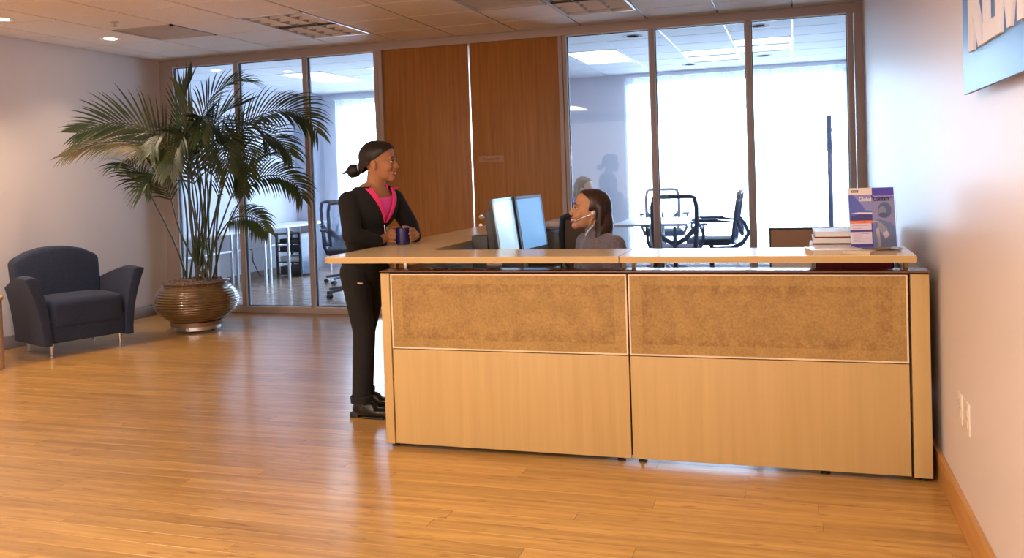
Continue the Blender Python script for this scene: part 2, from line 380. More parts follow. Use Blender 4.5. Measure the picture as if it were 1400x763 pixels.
# ------------------------------------------------------------------ ceilings, tile by tile
ceil1 = struct('ceiling', MB().box(XL-.1, XR+.1, -4, YB+.1, CEIL+.03, CEIL+.1), M_grid)
ceil2 = struct('ceiling', MB().box(BXL-.1, BXR+.1, YB+.1, BYB+.15, CEIL+.03, CEIL+.1), M_gridw)
def grid_lines(o, lo, hi):
    k = math.ceil((lo-o)/GS-1e-6); out = [lo]
    while o+k*GS < hi-.02:
        if o+k*GS > lo+.02: out.append(o+k*GS)
        k += 1
    return out+[hi]
tile_me = {}
GY2 = GY-.18
def ceiling_tiles(par, x0, x1, y0, y1, skip, mt, gm, indiv_from, oy=GY):
    xs = grid_lines(GX, x0, x1); ys = grid_lines(oy, y0, y1); far = MB()
    for i in range(len(xs)-1):
        for j in range(len(ys)-1):
            cx, cy = (xs[i]+xs[i+1])/2, (ys[j]+ys[j+1])/2
            if any(a < cx < b and c < cy < d for a, b, c, d in skip): continue
            w, d = xs[i+1]-xs[i], ys[j+1]-ys[j]
            if ys[j] < indiv_from: far.box(xs[i]+.006, xs[i+1]-.006, ys[j]+.006, ys[j+1]-.006, CEIL, CEIL+.02); continue
            key = (round(w, 3), round(d, 3), mt.name)
            if key not in tile_me:
                o = MB().box(-w/2+.008, w/2-.008, -d/2+.008, d/2-.008, 0, .02).build('ceiling_tile', mt, par, bevel=.003, bseg=1); tile_me[key] = o.data
            else: o = bpy.data.objects.new('ceiling_tile', tile_me[key]); COL.objects.link(o); o.parent = par
            o.location = (cx, cy, CEIL)
    if far.v: tag(far.build('tile_field', mt, par), kind='stuff')
    for x in xs[1:-1]: MB().box(x-.0075, x+.0075, y0, y1, CEIL+.006, CEIL+.03).build('grid_bar', gm, par)
    for y in ys[1:-1]: MB().box(x0, x1, y-.0075, y+.0075, CEIL+.0062, CEIL+.03).build('grid_bar', gm, par)
def gx(k): return GX+GS*k
def gy(k): return GY+GS*k
troffers = [(0, 0), (4, 0)]
vents = [(-2, 0), (3, 0)]
skip1 = [(gx(i), gx(i+1), gy(j), gy(j+2)) for i, j in troffers] + [(gx(i), gx(i+1), gy(j), gy(j+1)) for i, j in vents]
ceiling_tiles(ceil1, XL, XR, -4, YB, skip1, M_tile, M_grid, 4.3)
M_tile2 = mat('ceiling_tile_white', (.82, .84, .88), .9)
back_tro = [(3, 6, 1), (5, 7, 0), (6, 6, 0), (-3, 6, 1), (-1, 6, 1)]  # the middle dim panel is added, glowing in place of a pale reflection
skip2 = [(gx(i), gx(i+1), gy(j)-.18, gy(j+2)-.18) for i, j, l in back_tro]
ceiling_tiles(ceil2, BXL, BXR, YB+.1, BYB, skip2, M_tile2, M_gridw, 0, GY2)

M_louv = mat('parabolic_louver', (.56, .58, .70), .35, .3)
M_lamp = mat('lit_tube', (1, 1, 1), .5, emit=(.92, .97, 1), es=7.0)
M_tub = mat('fixture_inside', (.8, .8, .84), .35)
M_off = mat('unlit_lens', (.72, .78, .86), .3)
def troffer(i, j, lit, label, nx=3, ny=8):
    x0, x1, y0, y1 = gx(i)+.006, gx(i+1)-.006, gy(j)+.006, gy(j+2)-.006
    t = thing('ceiling_light', label, 'ceiling light', ((x0+x1)/2, (y0+y1)/2, CEIL))
    w, d = (x1-x0)/2, (y1-y0)/2
    MB().box(-w, w, -d, d, .075, .10).build('reflector_pan', M_tub, t)
    f = MB()
    for a, b, c, e in ((-w, -w+.02, -d, d), (w-.02, w, -d, d), (-w, w, -d, -d+.02), (-w, w, d-.02, d)): f.box(a, b, c, e, -.003, .08)
    f.build('frame', M_tub if not lit else M_gridw, t)
    MB().box(-w+.02, w-.02, -.005, .005, -.002, .03).build('divider', M_black, t)
    l = MB()
    for k in range(1, nx): x = -w+.02+(2*w-.04)*k/nx; l.add([(x-.012, -d, .045), (x+.012, -d, .045), (x+.012, d, .045), (x-.012, d, .045), (x, -d, .0), (x, d, .0)], [(0, 1, 2, 3), (0, 4, 5, 3), (1, 2, 5, 4), (0, 1, 4), (2, 3, 5)])
    for k in range(1, ny):
        y = -d+.02+(2*d-.04)*k/ny
        l.add([(-w, y-.022, .05), (-w, y+.022, .05), (w, y+.022, .05), (w, y-.022, .05), (-w, y, .0), (w, y, .0)], [(0, 1, 2, 3), (0, 4, 5, 3), (1, 2, 5, 4), (0, 1, 4), (2, 3, 5)])
    tag(l.build('louver', M_louv, t), kind='stuff')
    for k in range(3): MB().tube([(-w+w*2*(k+.5)/3, -d+.04, .062), (-w+w*2*(k+.5)/3, d-.04, .062)], .012, 8).build('tube', M_lamp if lit else M_off, t)
    return t
troffer(0, 0, 0, 'unlit louvered ceiling light above the potted palm side of the lobby')
troffer(4, 0, 0, 'unlit louvered ceiling light in front of the oak double door head')
def troffer2(i, j, lit, label):
    x0, x1, y0, y1 = gx(i)+.006, gx(i+1)-.006, gy(j)-.174, gy(j+2)-.186
    t = thing('ceiling_light', label, 'ceiling light', ((x0+x1)/2, (y0+y1)/2, CEIL)); w, d = (x1-x0)/2, (y1-y0)/2
    f = MB()
    for a, b, c, e in ((-w, -w+.02, -d, d), (w-.02, w, -d, d), (-w, w, -d, -d+.02), (-w, w, d-.02, d), (-w, w, -.012, .012)): f.box(a, b, c, e, -.004, .03)
    f.build('frame', M_gridw, t)
    MB().box(-w+.02, w-.02, -d+.02, d-.02, .008, .012).build('diffuser', mat('lit_lens', (1, 1, 1), .5, emit=(.93, .97, 1), es=4.0) if lit else mat('dim_lens', (.7, .8, .9), .3, emit=(.8, .92, 1), es=.55), t)
lbl2 = ['bright lit ceiling panel above the conference table', 'pale glowing panel added to the middle of the conference room ceiling', 'pale blue ceiling panel nearest the coat rack',
        'lit ceiling panel in the far left office above the wall desk', 'lit ceiling panel in the left office beside the column']
for (i, j, l), lb in zip(back_tro, lbl2): troffer2(i, j, l, lb)
M_vent = mat('vent_metal', (.56, .50, .47), .5)
for (i, j), lb in zip(vents, ('square grey ceiling vent left of the louvered light', 'square grey ceiling vent beside the light near the door')):
    t = thing('ceiling_vent', lb, 'vent', (gx(i)+GS/2, gy(j)+GS/2, CEIL))
    h = GS/2-.006
    MB().box(-h, h, -h, h, .012, .02).build('backing', M_vent, t)
    f = MB()
    for a, b, c, e in ((-h, h, -h, -h+.025), (-h, h, h-.025, h), (-h, -h+.025, -h, h), (h-.025, h, -h, h)): f.box(a, b, c, e, -.006, .012)
    f.build('frame', M_vent, t)
    s_ = MB()
    for k in range(1, 12): y = -h+.025+(2*h-.05)*k/12; s_.box(-h+.025, h-.025, y-.004, y+.014, .002, .006)
    tag(s_.build('slat', M_vent, t), kind='stuff')
def downlight(p, lit, label, r=.085, e=0):
    t = thing('recessed_downlight', label, 'ceiling light', (p.x, p.y, CEIL))
    MB().lathe([(r, -.004), (r, .001), (r*.6, .001), (r*.6, -.004)], cap=False, n=28).build('trim_ring', M_white, t)
    MB().lathe([(r*.62, -.0015), (r*.02, -.0015)], n=28).build('lens', mat('warm_lamp', (1, 1, 1), .5, emit=(1, .86, .66), es=9.) if lit == 1 else (mat('cool_lamp', (1, 1, 1), .5, emit=(.9, .95, 1), es=1.6) if lit == 2 else mat('dark_can', (.42, .42, .46), .3)), t)
    if e:
        l = bpy.data.lights.new('downlight_beam', 'SPOT'); l.energy = e; l.color = (1, .74, .50); l.spot_size = rad(115); l.spot_blend = .8; l.shadow_soft_size = .06
        o = bpy.data.objects.new('downlight_beam', l); o.location = (0, 0, -.02); COL.objects.link(o); o.parent = t
downlight(at(151, 53, Z=CEIL), 1, 'lit recessed downlight nearest the potted palm', e=45)
downlight(at(2, 26, Z=CEIL), 1, 'lit recessed downlight at the left edge above the armchair', e=115)
downlight(Vector((-5.79, 4.2, 0)), 1, 'lit recessed downlight along the left wall out of view', e=110)
downlight(Vector((-5.79, 3.0, 0)), 1, 'lit recessed downlight along the left wall behind', e=80)
for px, py, lb in ((865, 49, 'round recessed downlight over the near end of the conference table'), (1037, 35, 'round recessed downlight nearest the right conference glass'), (943, 88, 'small recessed downlight far back in the conference room'), (1044, 76, 'small recessed downlight near the conference curtain')):
    downlight(at(px, py, Z=CEIL), 3, lb, r=.10)
downlight(at(295, 96, Z=CEIL), 2, 'recessed downlight in the office behind the palm fronds', r=.09)
t = at(157, 30, Z=CEIL)
s_ = thing('fire_sprinkler', 'small sprinkler head hanging from a tile near the lit downlight', 'sprinkler', (t.x, t.y, CEIL))
MB().lathe([(.03, 0), (.03, -.004), (.012, -.006), (.008, -.03), (.022, -.032), (.022, -.036)], n=16).build('sprinkler_head', M_vent, s_)

# ------------------------------------------------------------------ glass partition and doors
HEAD, FD = 2.60, .10       # glass head height, frame depth
struct('trim_2', MB().box(XL, XR, YB, YB+FD, HEAD, CEIL), M_frame, bevel=.004)                     # head rail
struct('trim_3', MB().box(XL, -3.905, YB, YB+FD, 0, .062), M_frame, bevel=.004)                   # left sill
struct('trim_4', MB().box(-1.965, XR, YB, YB+FD, 0, .062), M_frame, bevel=.004)                   # right sill
struct('trim_5', MB().box(XL, -6.27, YB, YB+FD, .062, HEAD), M_frame, bevel=.004)                 # left post
struct('trim_6', MB().box(.452, .497, YB, YB+FD, .062, HEAD), M_frame, bevel=.003)
struct('trim_7', MB().box(.505, XR, YB-.015, YB+FD, .0, HEAD), M_frame, bevel=.003)               # right post
for n, x in enumerate((-5.487, -4.68, -1.18, -.35)):
    struct('trim_%d' % (8+n), MB().box(x-.021, x+.021, YB, YB+FD, .062, HEAD), M_frame, bevel=.003)
struct('trim_12', MB().box(-3.905, -3.862, YB, YB+FD, 0, HEAD), M_frame, bevel=.003)
struct('trim_13', MB().box(-3.857, -3.816, YB-.008, YB+FD, 0, HEAD), M_frame, bevel=.003)
struct('trim_14', MB().box(-2.037, -1.998, YB-.008, YB+FD, 0, HEAD), M_frame, bevel=.003)
struct('trim_15', MB().box(-1.993, -1.965, YB, YB+FD, 0, HEAD), M_frame, bevel=.003)
panels = [(-6.27, -5.508), (-5.466, -4.701), (-4.659, -3.905), (-1.965, -1.201), (-1.159, -.371), (-.329, .452)]
for n, (a, b) in enumerate(panels):
    w = tag(thing('window_%d' % (n+1), None, None), kind='structure')
    MB().box(a+.006, b-.006, YB+.045, YB+.055, .068, HEAD-.006).build('pane', M_glass, w)
    st = MB()      # glazing channel, window light put into its pale colour; dark gasket
    for x0, x1 in ((a, a+.006), (b-.006, b)): st.box(x0, x1, YB+.012, YB+.09, .062, HEAD)
    st.box(a, b, YB+.012, YB+.09, .062, .068); st.box(a, b, YB+.012, YB+.09, HEAD-.006, HEAD)
    st.build('glazing_channel', M_stop, w)
    gk = MB()
    for x0, x1 in ((a+.006, a+.012), (b-.012, b-.006)): gk.box(x0, x1, YB+.038, YB+.062, .068, HEAD-.006)
    gk.box(a+.006, b-.006, YB+.038, YB+.062, .068, .074); gk.box(a+.006, b-.006, YB+.038, YB+.062, HEAD-.012, HEAD-.006)
    gk.build('gasket', M_gasket, w)
for n, (a, b) in enumerate(((-3.813, -2.924), (-2.908, -2.040))):
    d = tag(thing('door_%d' % (n+1), None, None), kind='structure')
    MB().box(a, b, YB+.02, YB+.055, .012, HEAD-.0005).build('door_leaf', M_door, d, bevel=.0015)
    e = b if n == 0 else a-.0022
    MB().box(e, e+.002, YB+.02, YB+.056, .012, HEAD-.02).build('metal_edge', M_alu, d)
    if n:
        hp = at(657, 297, Y=YB+.02)
        r_ = MB().lathe([(.026, 0), (.026, .006), (.02, .009)], n=20, M=Matrix.Translation((a+.065, YB+.02, .95)) @ Matrix.Rotation(rad(90), 4, 'X')).build('rose', M_alu, d, smooth=True)
        MB().tube([(a+.065, YB+.02, .95), (a+.065, YB-.03, .95), (a+.10, YB-.036, .95), (a+.19, YB-.034, .948)], [.009, .009, .010, .008], 10).build('lever_handle', M_alu, r_, smooth=True)
        MB().lathe([(.018, 0), (.018, .005), (.006, .006)], n=16, M=Matrix.Translation((a+.055, YB+.02, .87)) @ Matrix.Rotation(rad(90), 4, 'X')).build('lock_cylinder', M_alu, d)
        sp = MB().box(a+.06, a+.31, YB+.0165, YB+.0195, 1.47, 1.53).build('door_sign', mat('door_sign_plate', (.36, .17, .075), .25), d)
        text_mesh('sign_text', 'Phoenix Rm', .034, mat('sign_ink', (.08, .02, .01), .5), Matrix.Translation((a+.105, YB+.016, 1.487)) @ Matrix.Rotation(rad(90), 4, 'X'), sp)

# ------------------------------------------------------------------ reception desk
DX0, DX1, DXM, DY, DT = -1.984, .5237, -.741, 4.028, .890
desk = thing('reception_desk', 'long maple reception desk with two fibre-board front panels and raised counter', 'desk', (0, 0, 0))
SPL = .5015
def dpart(name, mb, m, **k): return mb.build(name, m, desk, **k)
dpart('end_panel', MB().box(DX0, DX0+.046, DY, DY+.62, .02, DT-.012), M_maple, bevel=.002)
dpart('end_panel', MB().box(DX1-.072, DX1, DY, DY+.62, .02, DT-.012), M_maple, bevel=.002)
dpart('carcass', MB().box(DX0+.05, DX1-.078, DY+.03, DY+.06, .03, DT-.02), M_reveal)
dpart('cap', MB().box(DX0-.003, DX1+.003, DY-.006, DY+.14, DT-.006, DT), M_cap, bevel=.0015)
dpart('cap_reveal', MB().box(DX0+.002, DX1-.002, DY+.006, DY+.13, DT-.014, DT-.006), M_reveal)
for a, b in ((DX0+.053, DXM-.004), (DXM+.004, DX1-.083)):
    dpart('lower_panel', MB().box(a, b, DY+.002, DY+.022, .024, SPL-.004), M_maple, bevel=.001)
    dpart('fibre_panel', MB().box(a+.007, b-.007, DY+.003, DY+.024, SPL+.008, DT-.022), M_fibre)
    f = MB()
    for x0, x1, z0, z1 in ((a, a+.007, SPL+.001, DT-.015), (b-.007, b, SPL+.001, DT-.015), (a+.007, b-.007, SPL+.001, SPL+.008), (a+.007, b-.007, DT-.022, DT-.015)): f.box(x0, x1, DY, DY+.024, z0, z1)
    dpart('panel_rim', f, M_rim)
for x in (DX0+.03, -.80, -.70, .10, DX1-.03):
    for y in (DY+.05, DY+.55): dpart('levelling_foot', MB().lathe([(.02, 0), (.02, .008), (.008, .01), (.008, .03)], (x, y, 0), 12), M_black)
for x in (-1.957, -.777, -.731, .45): dpart('counter_post', MB().box(x-.008, x+.008, 4.145, 4.175, DT, .936), M_edge if x < -1 else M_maple)
for x in (-1.957, .45): dpart('counter_post', MB().box(x-.008, x+.008, 4.27, 4.29, .76, .936), M_alu)
# counter tops (two slabs; the left one turns the corner and runs back)
CT, CB = .966, .937
def slab(pts, name, r=0):
    m_ = MB(); n = len(pts); vs = [(x, y, CB) for x, y in pts]+[(x, y, CT) for x, y in pts]
    m_.add(vs, [tuple(range(n, 2*n))], M_mapletop); m_.add(vs, [tuple(range(n-1, -1, -1))]+[(i, (i+1) % n, n+(i+1) % n, n+i) for i in range(n)], M_edge)
    o = m_.build(name, None, desk)
    bm = bmesh.new(); bm.from_mesh(o.data); bmesh.ops.remove_doubles(bm, verts=bm.verts, dist=1e-5); bmesh.ops.recalc_face_normals(bm, faces=bm.faces)
    bmesh.ops.bevel(bm, geom=[e for e in bm.edges if abs((e.verts[0].co-e.verts[1].co).z) < .001], offset=.0022, segments=2, affect='EDGES'); bm.to_mesh(o.data); bm.free()
    return o
CY0, CY1 = 3.935, 4.33
cr = [(-2.262+.05-.05*cos(a), CY0+.05-.05*sin(a)) for a in [i*pi/2/5 for i in range(6)]]
slab([(-2.262, 6.74)]+[(-2.262, CY0+.05)]+cr[1:]+[(-.759, CY0), (-.759, CY1), (-1.81, CY1), (-1.838, CY1+.03), (-1.838, 6.74)], 'counter_top')
slab([(-.756, CY0), (.468, CY0), (.468, CY1), (-.756, CY1)], 'counter_top')
dpart('wing_panel', MB().box(-2.06, -2.02, DY+.62, 6.6, .02, CB-.03), M_maple)
for y in (4.8, 5.7, 6.55): dpart('wing_post', MB().box(-2.05, -2.03, y-.01, y+.01, CB-.03, CB), M_alu)
M_ws = mat('grey_work_surface', (.20, .16, .14), .4)
dpart('work_surface', MB().box(-2.015, DX1-.02, DY+.065, 4.72, .715, .742), M_ws, bevel=.002)
dpart('work_surface', MB().box(-2.015, -1.48, 4.722, 6.55, .715, .742), M_ws, bevel=.002)
for x, y in ((-1.52, 5.6), (-1.52, 6.5), (-.2, 4.68)): dpart('surface_leg', MB().tube([(x, y, 0), (x, y, .715)], .022, 12), M_dark, smooth=True)

# ------------------------------------------------------------------ things on the desk
def brochure():
    bl, br = Vector((.232, 4.16, CT+.012)), Vector((.418, 4.20, CT+.012))
    ux = (br-bl).normalized(); up = Vector((.0, 0.035, .28)).normalized(); up = (up-ux*up.dot(ux)).normalized(); nn = ux.cross(up)   # nn faces the viewer
    M = Matrix(((ux.x, up.x, nn.x, bl.x), (ux.y, up.y, nn.y, bl.y), (ux.z, up.z, nn.z, bl.z), (0, 0, 0, 1)))
    Wd, Hh = .193, .262
    t = thing('brochure_holder', 'clear acrylic stand on the right end of the counter', 'holder', (0, 0, 0))
    a = MB().box(-.006, Wd+.008, -.004, Hh+.004, -.010, -.0075, M=M); a.build('back_plate', M_acryl, t, bevel=.0006)
    a = MB().box(-.006, Wd+.008, -.010, -.004, -.010, .022, M=M); a.build('shelf', M_acryl, t)
    a = MB().box(Wd*.45, Wd+.008, -.006, .055, .018, .0205, M=M); a.build('pocket', M_acryl, t)
    # foot folded back
    f = MB(); c = M @ Vector((Wd/2, Hh*.55, -.012)); f.add([M @ Vector((.02, Hh*.5, -.011)), M @ Vector((Wd-.02, Hh*.5, -.011)), Vector((bl.x+Wd-.02, bl.y+.14, CT+.002)), Vector((bl.x+.02, bl.y+.12, CT+.002))], [(0, 1, 2, 3)]); f.build('strut', M_acryl, t)
    MB().box(-.006, Wd+.008, -.012, -.009, -.010, .05, M=M).build('foot', M_acryl, t)
    p = thing('brochure', 'blue and purple brochure titled Global Contact standing in the clear holder', 'brochure', (0, 0, 0))
    MB().box(0, Wd, 0, Hh, -.006, -.0015, M=M).build('pages', mat('paper_white', (.85, .84, .86), .4), p)
    def rect(n, x0, x1, y0, y1, c, z=0., rgh=.28):
        return MB().box(x0*Wd, x1*Wd, y0*Hh, y1*Hh, -.0015+z, -.0012+z, M=M).build('print', mat('print_'+n, c, rgh, spec=.15), p)
    rect('purple', 0, 1, 0, 1, (.12, .10, .55))
    rect('cream', 0, .52, .885, 1, (.85, .80, .80), .0004)
    rect('blue', 0, .5, .45, .885, (.13, .17, .62), .0004)
    rect('photo_ground', .5, 1, 0, .82, (.30, .31, .58), .0004)
    rect('sheet', 0, .47, .05, .45, (.76, .70, .88), .0005)
    rect('orange', 0, .5, .405, .455, (.85, .18, .05), .0008)
    rect('band', 0, .49, .26, .295, (.10, .08, .33), .0008); rect('band', 0, .49, .03, .06, (.10, .08, .33), .0008)
    rect('logo_box', .07, .22, .925, .965, (.06, .05, .16), .0008)
    for y in (.37, .345, .32, .23, .205, .18, .155, .13, .105): rect('lines', .05, .05+.36*(.7+.3*sin(y*90)), y-.004, y+.002, (.42, .26, .38), .0008)
    def poly(n, pts, c, z): return MB().add([M @ Vector((x*Wd, y*Hh, z)) for x, y in pts], [tuple(range(len(pts)))]).build('print', mat('print_'+n, c, .3), p)
    poly('beam', [(.02, .575), (.5, .555), (.5, .585), (.2, .592)], (.85, .85, .9), -.0002)
    poly('deep', [(.02, .45), (.5, .45), (.5, .55), (.25, .56), (.02, .53)], (.07, .07, .28), -.0004)
    poly('sky', [(.1, .88), (.3, .7), (.35, .62), (.5, .61), (.5, .88)], (.28, .30, .66), -.00045)
    def disc(cx, cy, rx, ry, n=20): return [(cx+rx*cos(2*pi*k/n), cy+ry*sin(2*pi*k/n)) for k in range(n)]
    poly('figure_shirt', [(.5, 0), (.5, .36), (.6, .47), (.78, .44), (.92, .40), (1, .30), (1, 0)], (.15, .22, .48), -.0004)
    poly('figure_head', disc(.78, .62, .15, .135), (.12, .17, .38), -.0003)
    poly('figure_face', disc(.73, .60, .085, .085), (.24, .28, .46), -.0002)
    poly('figure_beard', disc(.74, .535, .10, .045), (.10, .13, .27), -.0001)
    poly('figure_arm', [(.60, .45), (.70, .40), (.82, .30), (.70, .22), (.62, .30)], (.32, .34, .47), -.0002)
    poly('figure_card', [(.70, .22), (.80, .28), (.86, .20), (.76, .13)], (.66, .56, .64), -.0001)
    poly('figure_tie', [(.60, .0), (.56, .30), (.63, .34), (.66, .0)], (.52, .48, .56), -.0002)
    T = lambda x, y, z=.0006: M @ Matrix.Translation((x*Wd, y*Hh, z))
    for q in (0, .0007, .0014):
        text_mesh('title', 'Global', .027, mat('ink_white', (.92, .9, .9), .4), T(.22+q/Wd, .775), p, sx=.74)
        text_mesh('title', 'Contact', .027, mat('ink_navy', (.025, .03, .17), .4), T(.53+q/Wd, .775), p, sx=.78)
    text_mesh('tagline', 'Power Generation & Sales', .009, MATS['ink_white'], T(.53, .845), p)
    text_mesh('tagline', 'Experience for energy excellence', .0085, MATS['ink_white'], T(.04, .42, .0004), p)
    text_mesh('logo_text', 'KEMA', .009, MATS['ink_white'], T(.085, .934, .0004), p)
brochure()
bk = thing('paperback_book', 'tan and white paperback lying flat on the counter by the brochure stand', 'book', (.15, 4.085, CT+.0005), .22)
MB().box(-.10, .10, -.07, .07, .001, .016).build('page_block', mat('page_tan', (.62, .50, .38), .7), bk)
MB().box(-.102, .102, -.072, .072, .016, .018).build('cover', mat('gloss_white_cover', (.85, .86, .92), .15), bk)
MB().box(-.102, .102, -.072, .072, 0, .001).build('cover', MATS['gloss_white_cover'], bk)
bk = thing('leaflet', 'small white leaflet overlapping the paperback on the counter', 'leaflet', (.255, 4.02, CT+.0005), -.35)
MB().box(-.055, .055, -.04, .04, 0, .012).build('page_block', MATS['page_tan'], bk)
MB().box(-.056, .056, -.041, .041, .012, .0135).build('cover', mat('leaflet_cover', (.7, .6, .5), .2), bk)
M_redbox = mat('dark_red_board', (.30, .012, .03), .45)
rb = thing('storage_box', 'dark red storage box on the desk behind the right counter end', 'box', (.245, 4.52, .742))
MB().box(-.175, .175, -.12, .12, 0, .20).build('box_body', M_redbox, rb, bevel=.003)
MB().box(-.178, -.158, -.123, -.10, 0, .20).build('label_strip', M_white, rb)
MB().box(.168, .182, -.118, .118, 0, .1985).build('corner_strip', M_black, rb)
for k, (dx, z) in enumerate(((0, .943), (.012, .9745), (.018, 1.005))):
    b_ = thing('binder', ['red binder with white pages at the bottom of the stack behind the counter', 'red binder with white pages in the middle of the stack', 'red binder with white pages on top of the stack'][k], 'binder', (.235+dx, 4.50, z), .02*k-.02, 'binders stacked on the red box')
    MB().box(-.17, .17, -.13, .13, .007, .028).build('page_block', M_white, b_)
    MB().box(-.17, .17, -.125, .13, 0, .007).build('cover', M_redbox, b_); MB().box(-.172, .172, -.132, .132, .028, .030).build('cover', M_white, b_)
# mug
mug = thing('coffee_mug', 'dark blue mug held between the standing woman\'s hands on the counter', 'mug', (-2.158, 4.69, CT))
M_mug = mat('navy_glaze', (.012, .010, .10), .2, coat=.5)
MB().lathe([(.034, 0), (.040, .004), (.041, .05), (.042, .094), (.039, .096), (.037, .09), (.036, .01), (.001, .008)], n=32).build('cup_body', M_mug, mug, smooth=True)
MB().tube([(-.035, -.02, .078), (-.05, -.035, .076), (-.058, -.042, .055), (-.05, -.035, .03), (-.035, -.02, .025)], .006, 8).build('handle', M_mug, mug, smooth=True)
MB().lathe([(.036, .07), (.001, .07)], n=24).build('coffee', mat('coffee', (.03, .012, .005), .1), mug)
# paper cup
pc = thing('paper_cup', 'white paper cup seen through the gap under the counter', 'cup', (-1.515, 4.42, .742))
MB().lathe([(.028, 0), (.038, .125), (.04, .127), (.04, .132), (.037, .132), (.036, .125), (.026, .005)], n=28).build('cup_body', M_white, pc, smooth=True)
MB().lathe([(.041, .128), (.043, .134), (.036, .142), (.03, .143)], n=28).build('lid', M_white, pc, smooth=True)
# monitors
M_scrA = mat('screen_bright', (.1, .1, .1), .3, emit=(.58, .84, 1.0), es=.98)
M_scrB = mat('screen_blue', (.1, .1, .1), .3, emit=(.22, .50, .92), es=.95)
M_bez = mat('silver_blue_bezel', (.30, .42, .60), .3, .2)
def monitor(x, y, rz, scr, label):
    t = thing('computer_monitor', label, 'monitor', (x, y, .742), rz)
    T = Matrix.Translation((0, 0, .30)) @ Matrix.Rotation(rad(-7), 4, 'Y')
    h, w = .175, .205
    MB().box(-.022, .0, -w, w, -h, h, M=T).build('casing', M_black, t, bevel=.004)
    f = MB()
    for a, b, c, d in ((-w, -w+.014, -h, h), (w-.014, w, -h, h), (-w, w, -h, -h+.03), (-w, w, h-.018, h)): f.box(0, .006, a, b, c, d, M=T)
    f.build('bezel', M_bez, t)
    MB().box(.0, .002, -w+.014, w-.014, -h+.03, h-.018, M=T).build('screen', scr, t)
    MB().box(-.075, -.02, -w+.06, w-.06, -h+.05, h-.06, M=T).build('back_housing', M_dark, t, bevel=.01)
    MB().tube([(-.05, 0, .012), (-.05, 0, .25)], .018, 10).build('stand_neck', M_alu, t, smooth=True)
    MB().lathe([(.1, 0), (.1, .008), (.02, .014)], (-.03, 0, 0), 28).build('stand_base', M_dark, t, smooth=True)
    MB().lathe([(.004, 0), (.004, .001)], n=8, M=T @ Matrix.Translation((.006, 0, -h+.014)) @ Matrix.Rotation(rad(90), 4, 'Y')).build('power_light', M_white, t)
monitor(-1.575, 4.83, rad(2), M_scrA, 'left flat monitor with a pale glowing screen beside the seated woman')
monitor(-1.545, 5.245, rad(-6), M_scrB, 'right flat monitor with a blue glowing screen')
sp = thing('computer_speaker', 'black desktop speaker behind the left monitor', 'speaker', (-1.78, 5.0, .742), 0)
MB().box(-.05, .05, -.06, .06, 0, .25).build('speaker_box', M_dark, sp, bevel=.006)
MB().lathe([(.035, 0), (.03, .004), (.01, .002)], n=20, M=Matrix.Translation((.05, 0, .14)) @ Matrix.Rotation(rad(90), 4, 'Y')).build('driver', M_black, sp)
pr = thing('printer', 'dark grey desktop printer beside the blue screen', 'printer', (-1.56, 5.78, .742), rad(-4))
MB().loft([[(x, -.20 if k < 2 else -.20+.0, z) for x, z in ()] or [(x, y, z) for x, z in ((-.16, 0), (.17, 0), (.185, .06), (.185, .14), (.16, .19), (.10, .22), (-.05, .235), (-.16, .235))] for k, y in enumerate((-.19, .19))]).build('printer_body', mat('printer_grey', (.055, .055, .06), .45), pr, bevel=.006)
MB().box(-.12, .03, -.13, .13, .233, .238).build('paper_slot', M_black, pr)
MB().loft([[(x, y, z) for x, z in ((.178, .10), (.192, .10), (.19, .145), (.168, .19), (.158, .19))] for y in (-.196, .196)]).build('silver_edge', mat('printer_silver', (.45, .5, .6), .3, .4), pr)
MB().box(.185, .235, -.10, .10, .03, .045).build('output_tray', MATS['printer_silver'], pr)
MB().box(-.17, -.155, -.12, .12, .2, .33).build('paper_support', M_dark, pr)
pp = thing('paper_stack', 'loose white papers on the desk under the left counter end', 'papers', (-1.78, 4.5, .742), .3)
MB().box(-.11, .11, -.15, .15, 0, .02).build('sheets', M_white, pp)
fo = thing('file_tray', 'grey file tray holding pale folders under the left counter', 'tray', (-1.72, 4.21, .742), .0)
MB().box(-.12, .12, -.08, .08, 0, .01).build('tray_base', M_dark, fo); MB().box(-.12, -.112, -.08, .08, .01, .12).build('tray_side', M_dark, fo); MB().box(.112, .12, -.08, .08, .01, .12).build('tray_side', M_dark, fo)
for k in range(6): MB().box(-.09+k*.03, -.078+k*.03, -.075, .075, .01, .13+.01*(k % 3)).build('folder', mat('folder_%d' % (k % 3), ((.55, .5, .5), (.3, .27, .28), (.6, .6, .62))[k % 3], .6), fo)
kb = thing('keyboard', 'black keyboard on the desk in front of the seated woman', 'keyboard', (-1.25, 4.62, .742), rad(80))
MB().box(-.2, .2, -.07, .07, 0, .018).build('keyboard_base', M_black, kb, bevel=.004)
k_ = MB()
for i in range(14):
    for j in range(5): k_.box(-.19+i*.027, -.168+i*.027, -.06+j*.024, -.041+j*.024, .018, .022)
tag(k_.build('keys', M_dark, kb), kind='stuff')

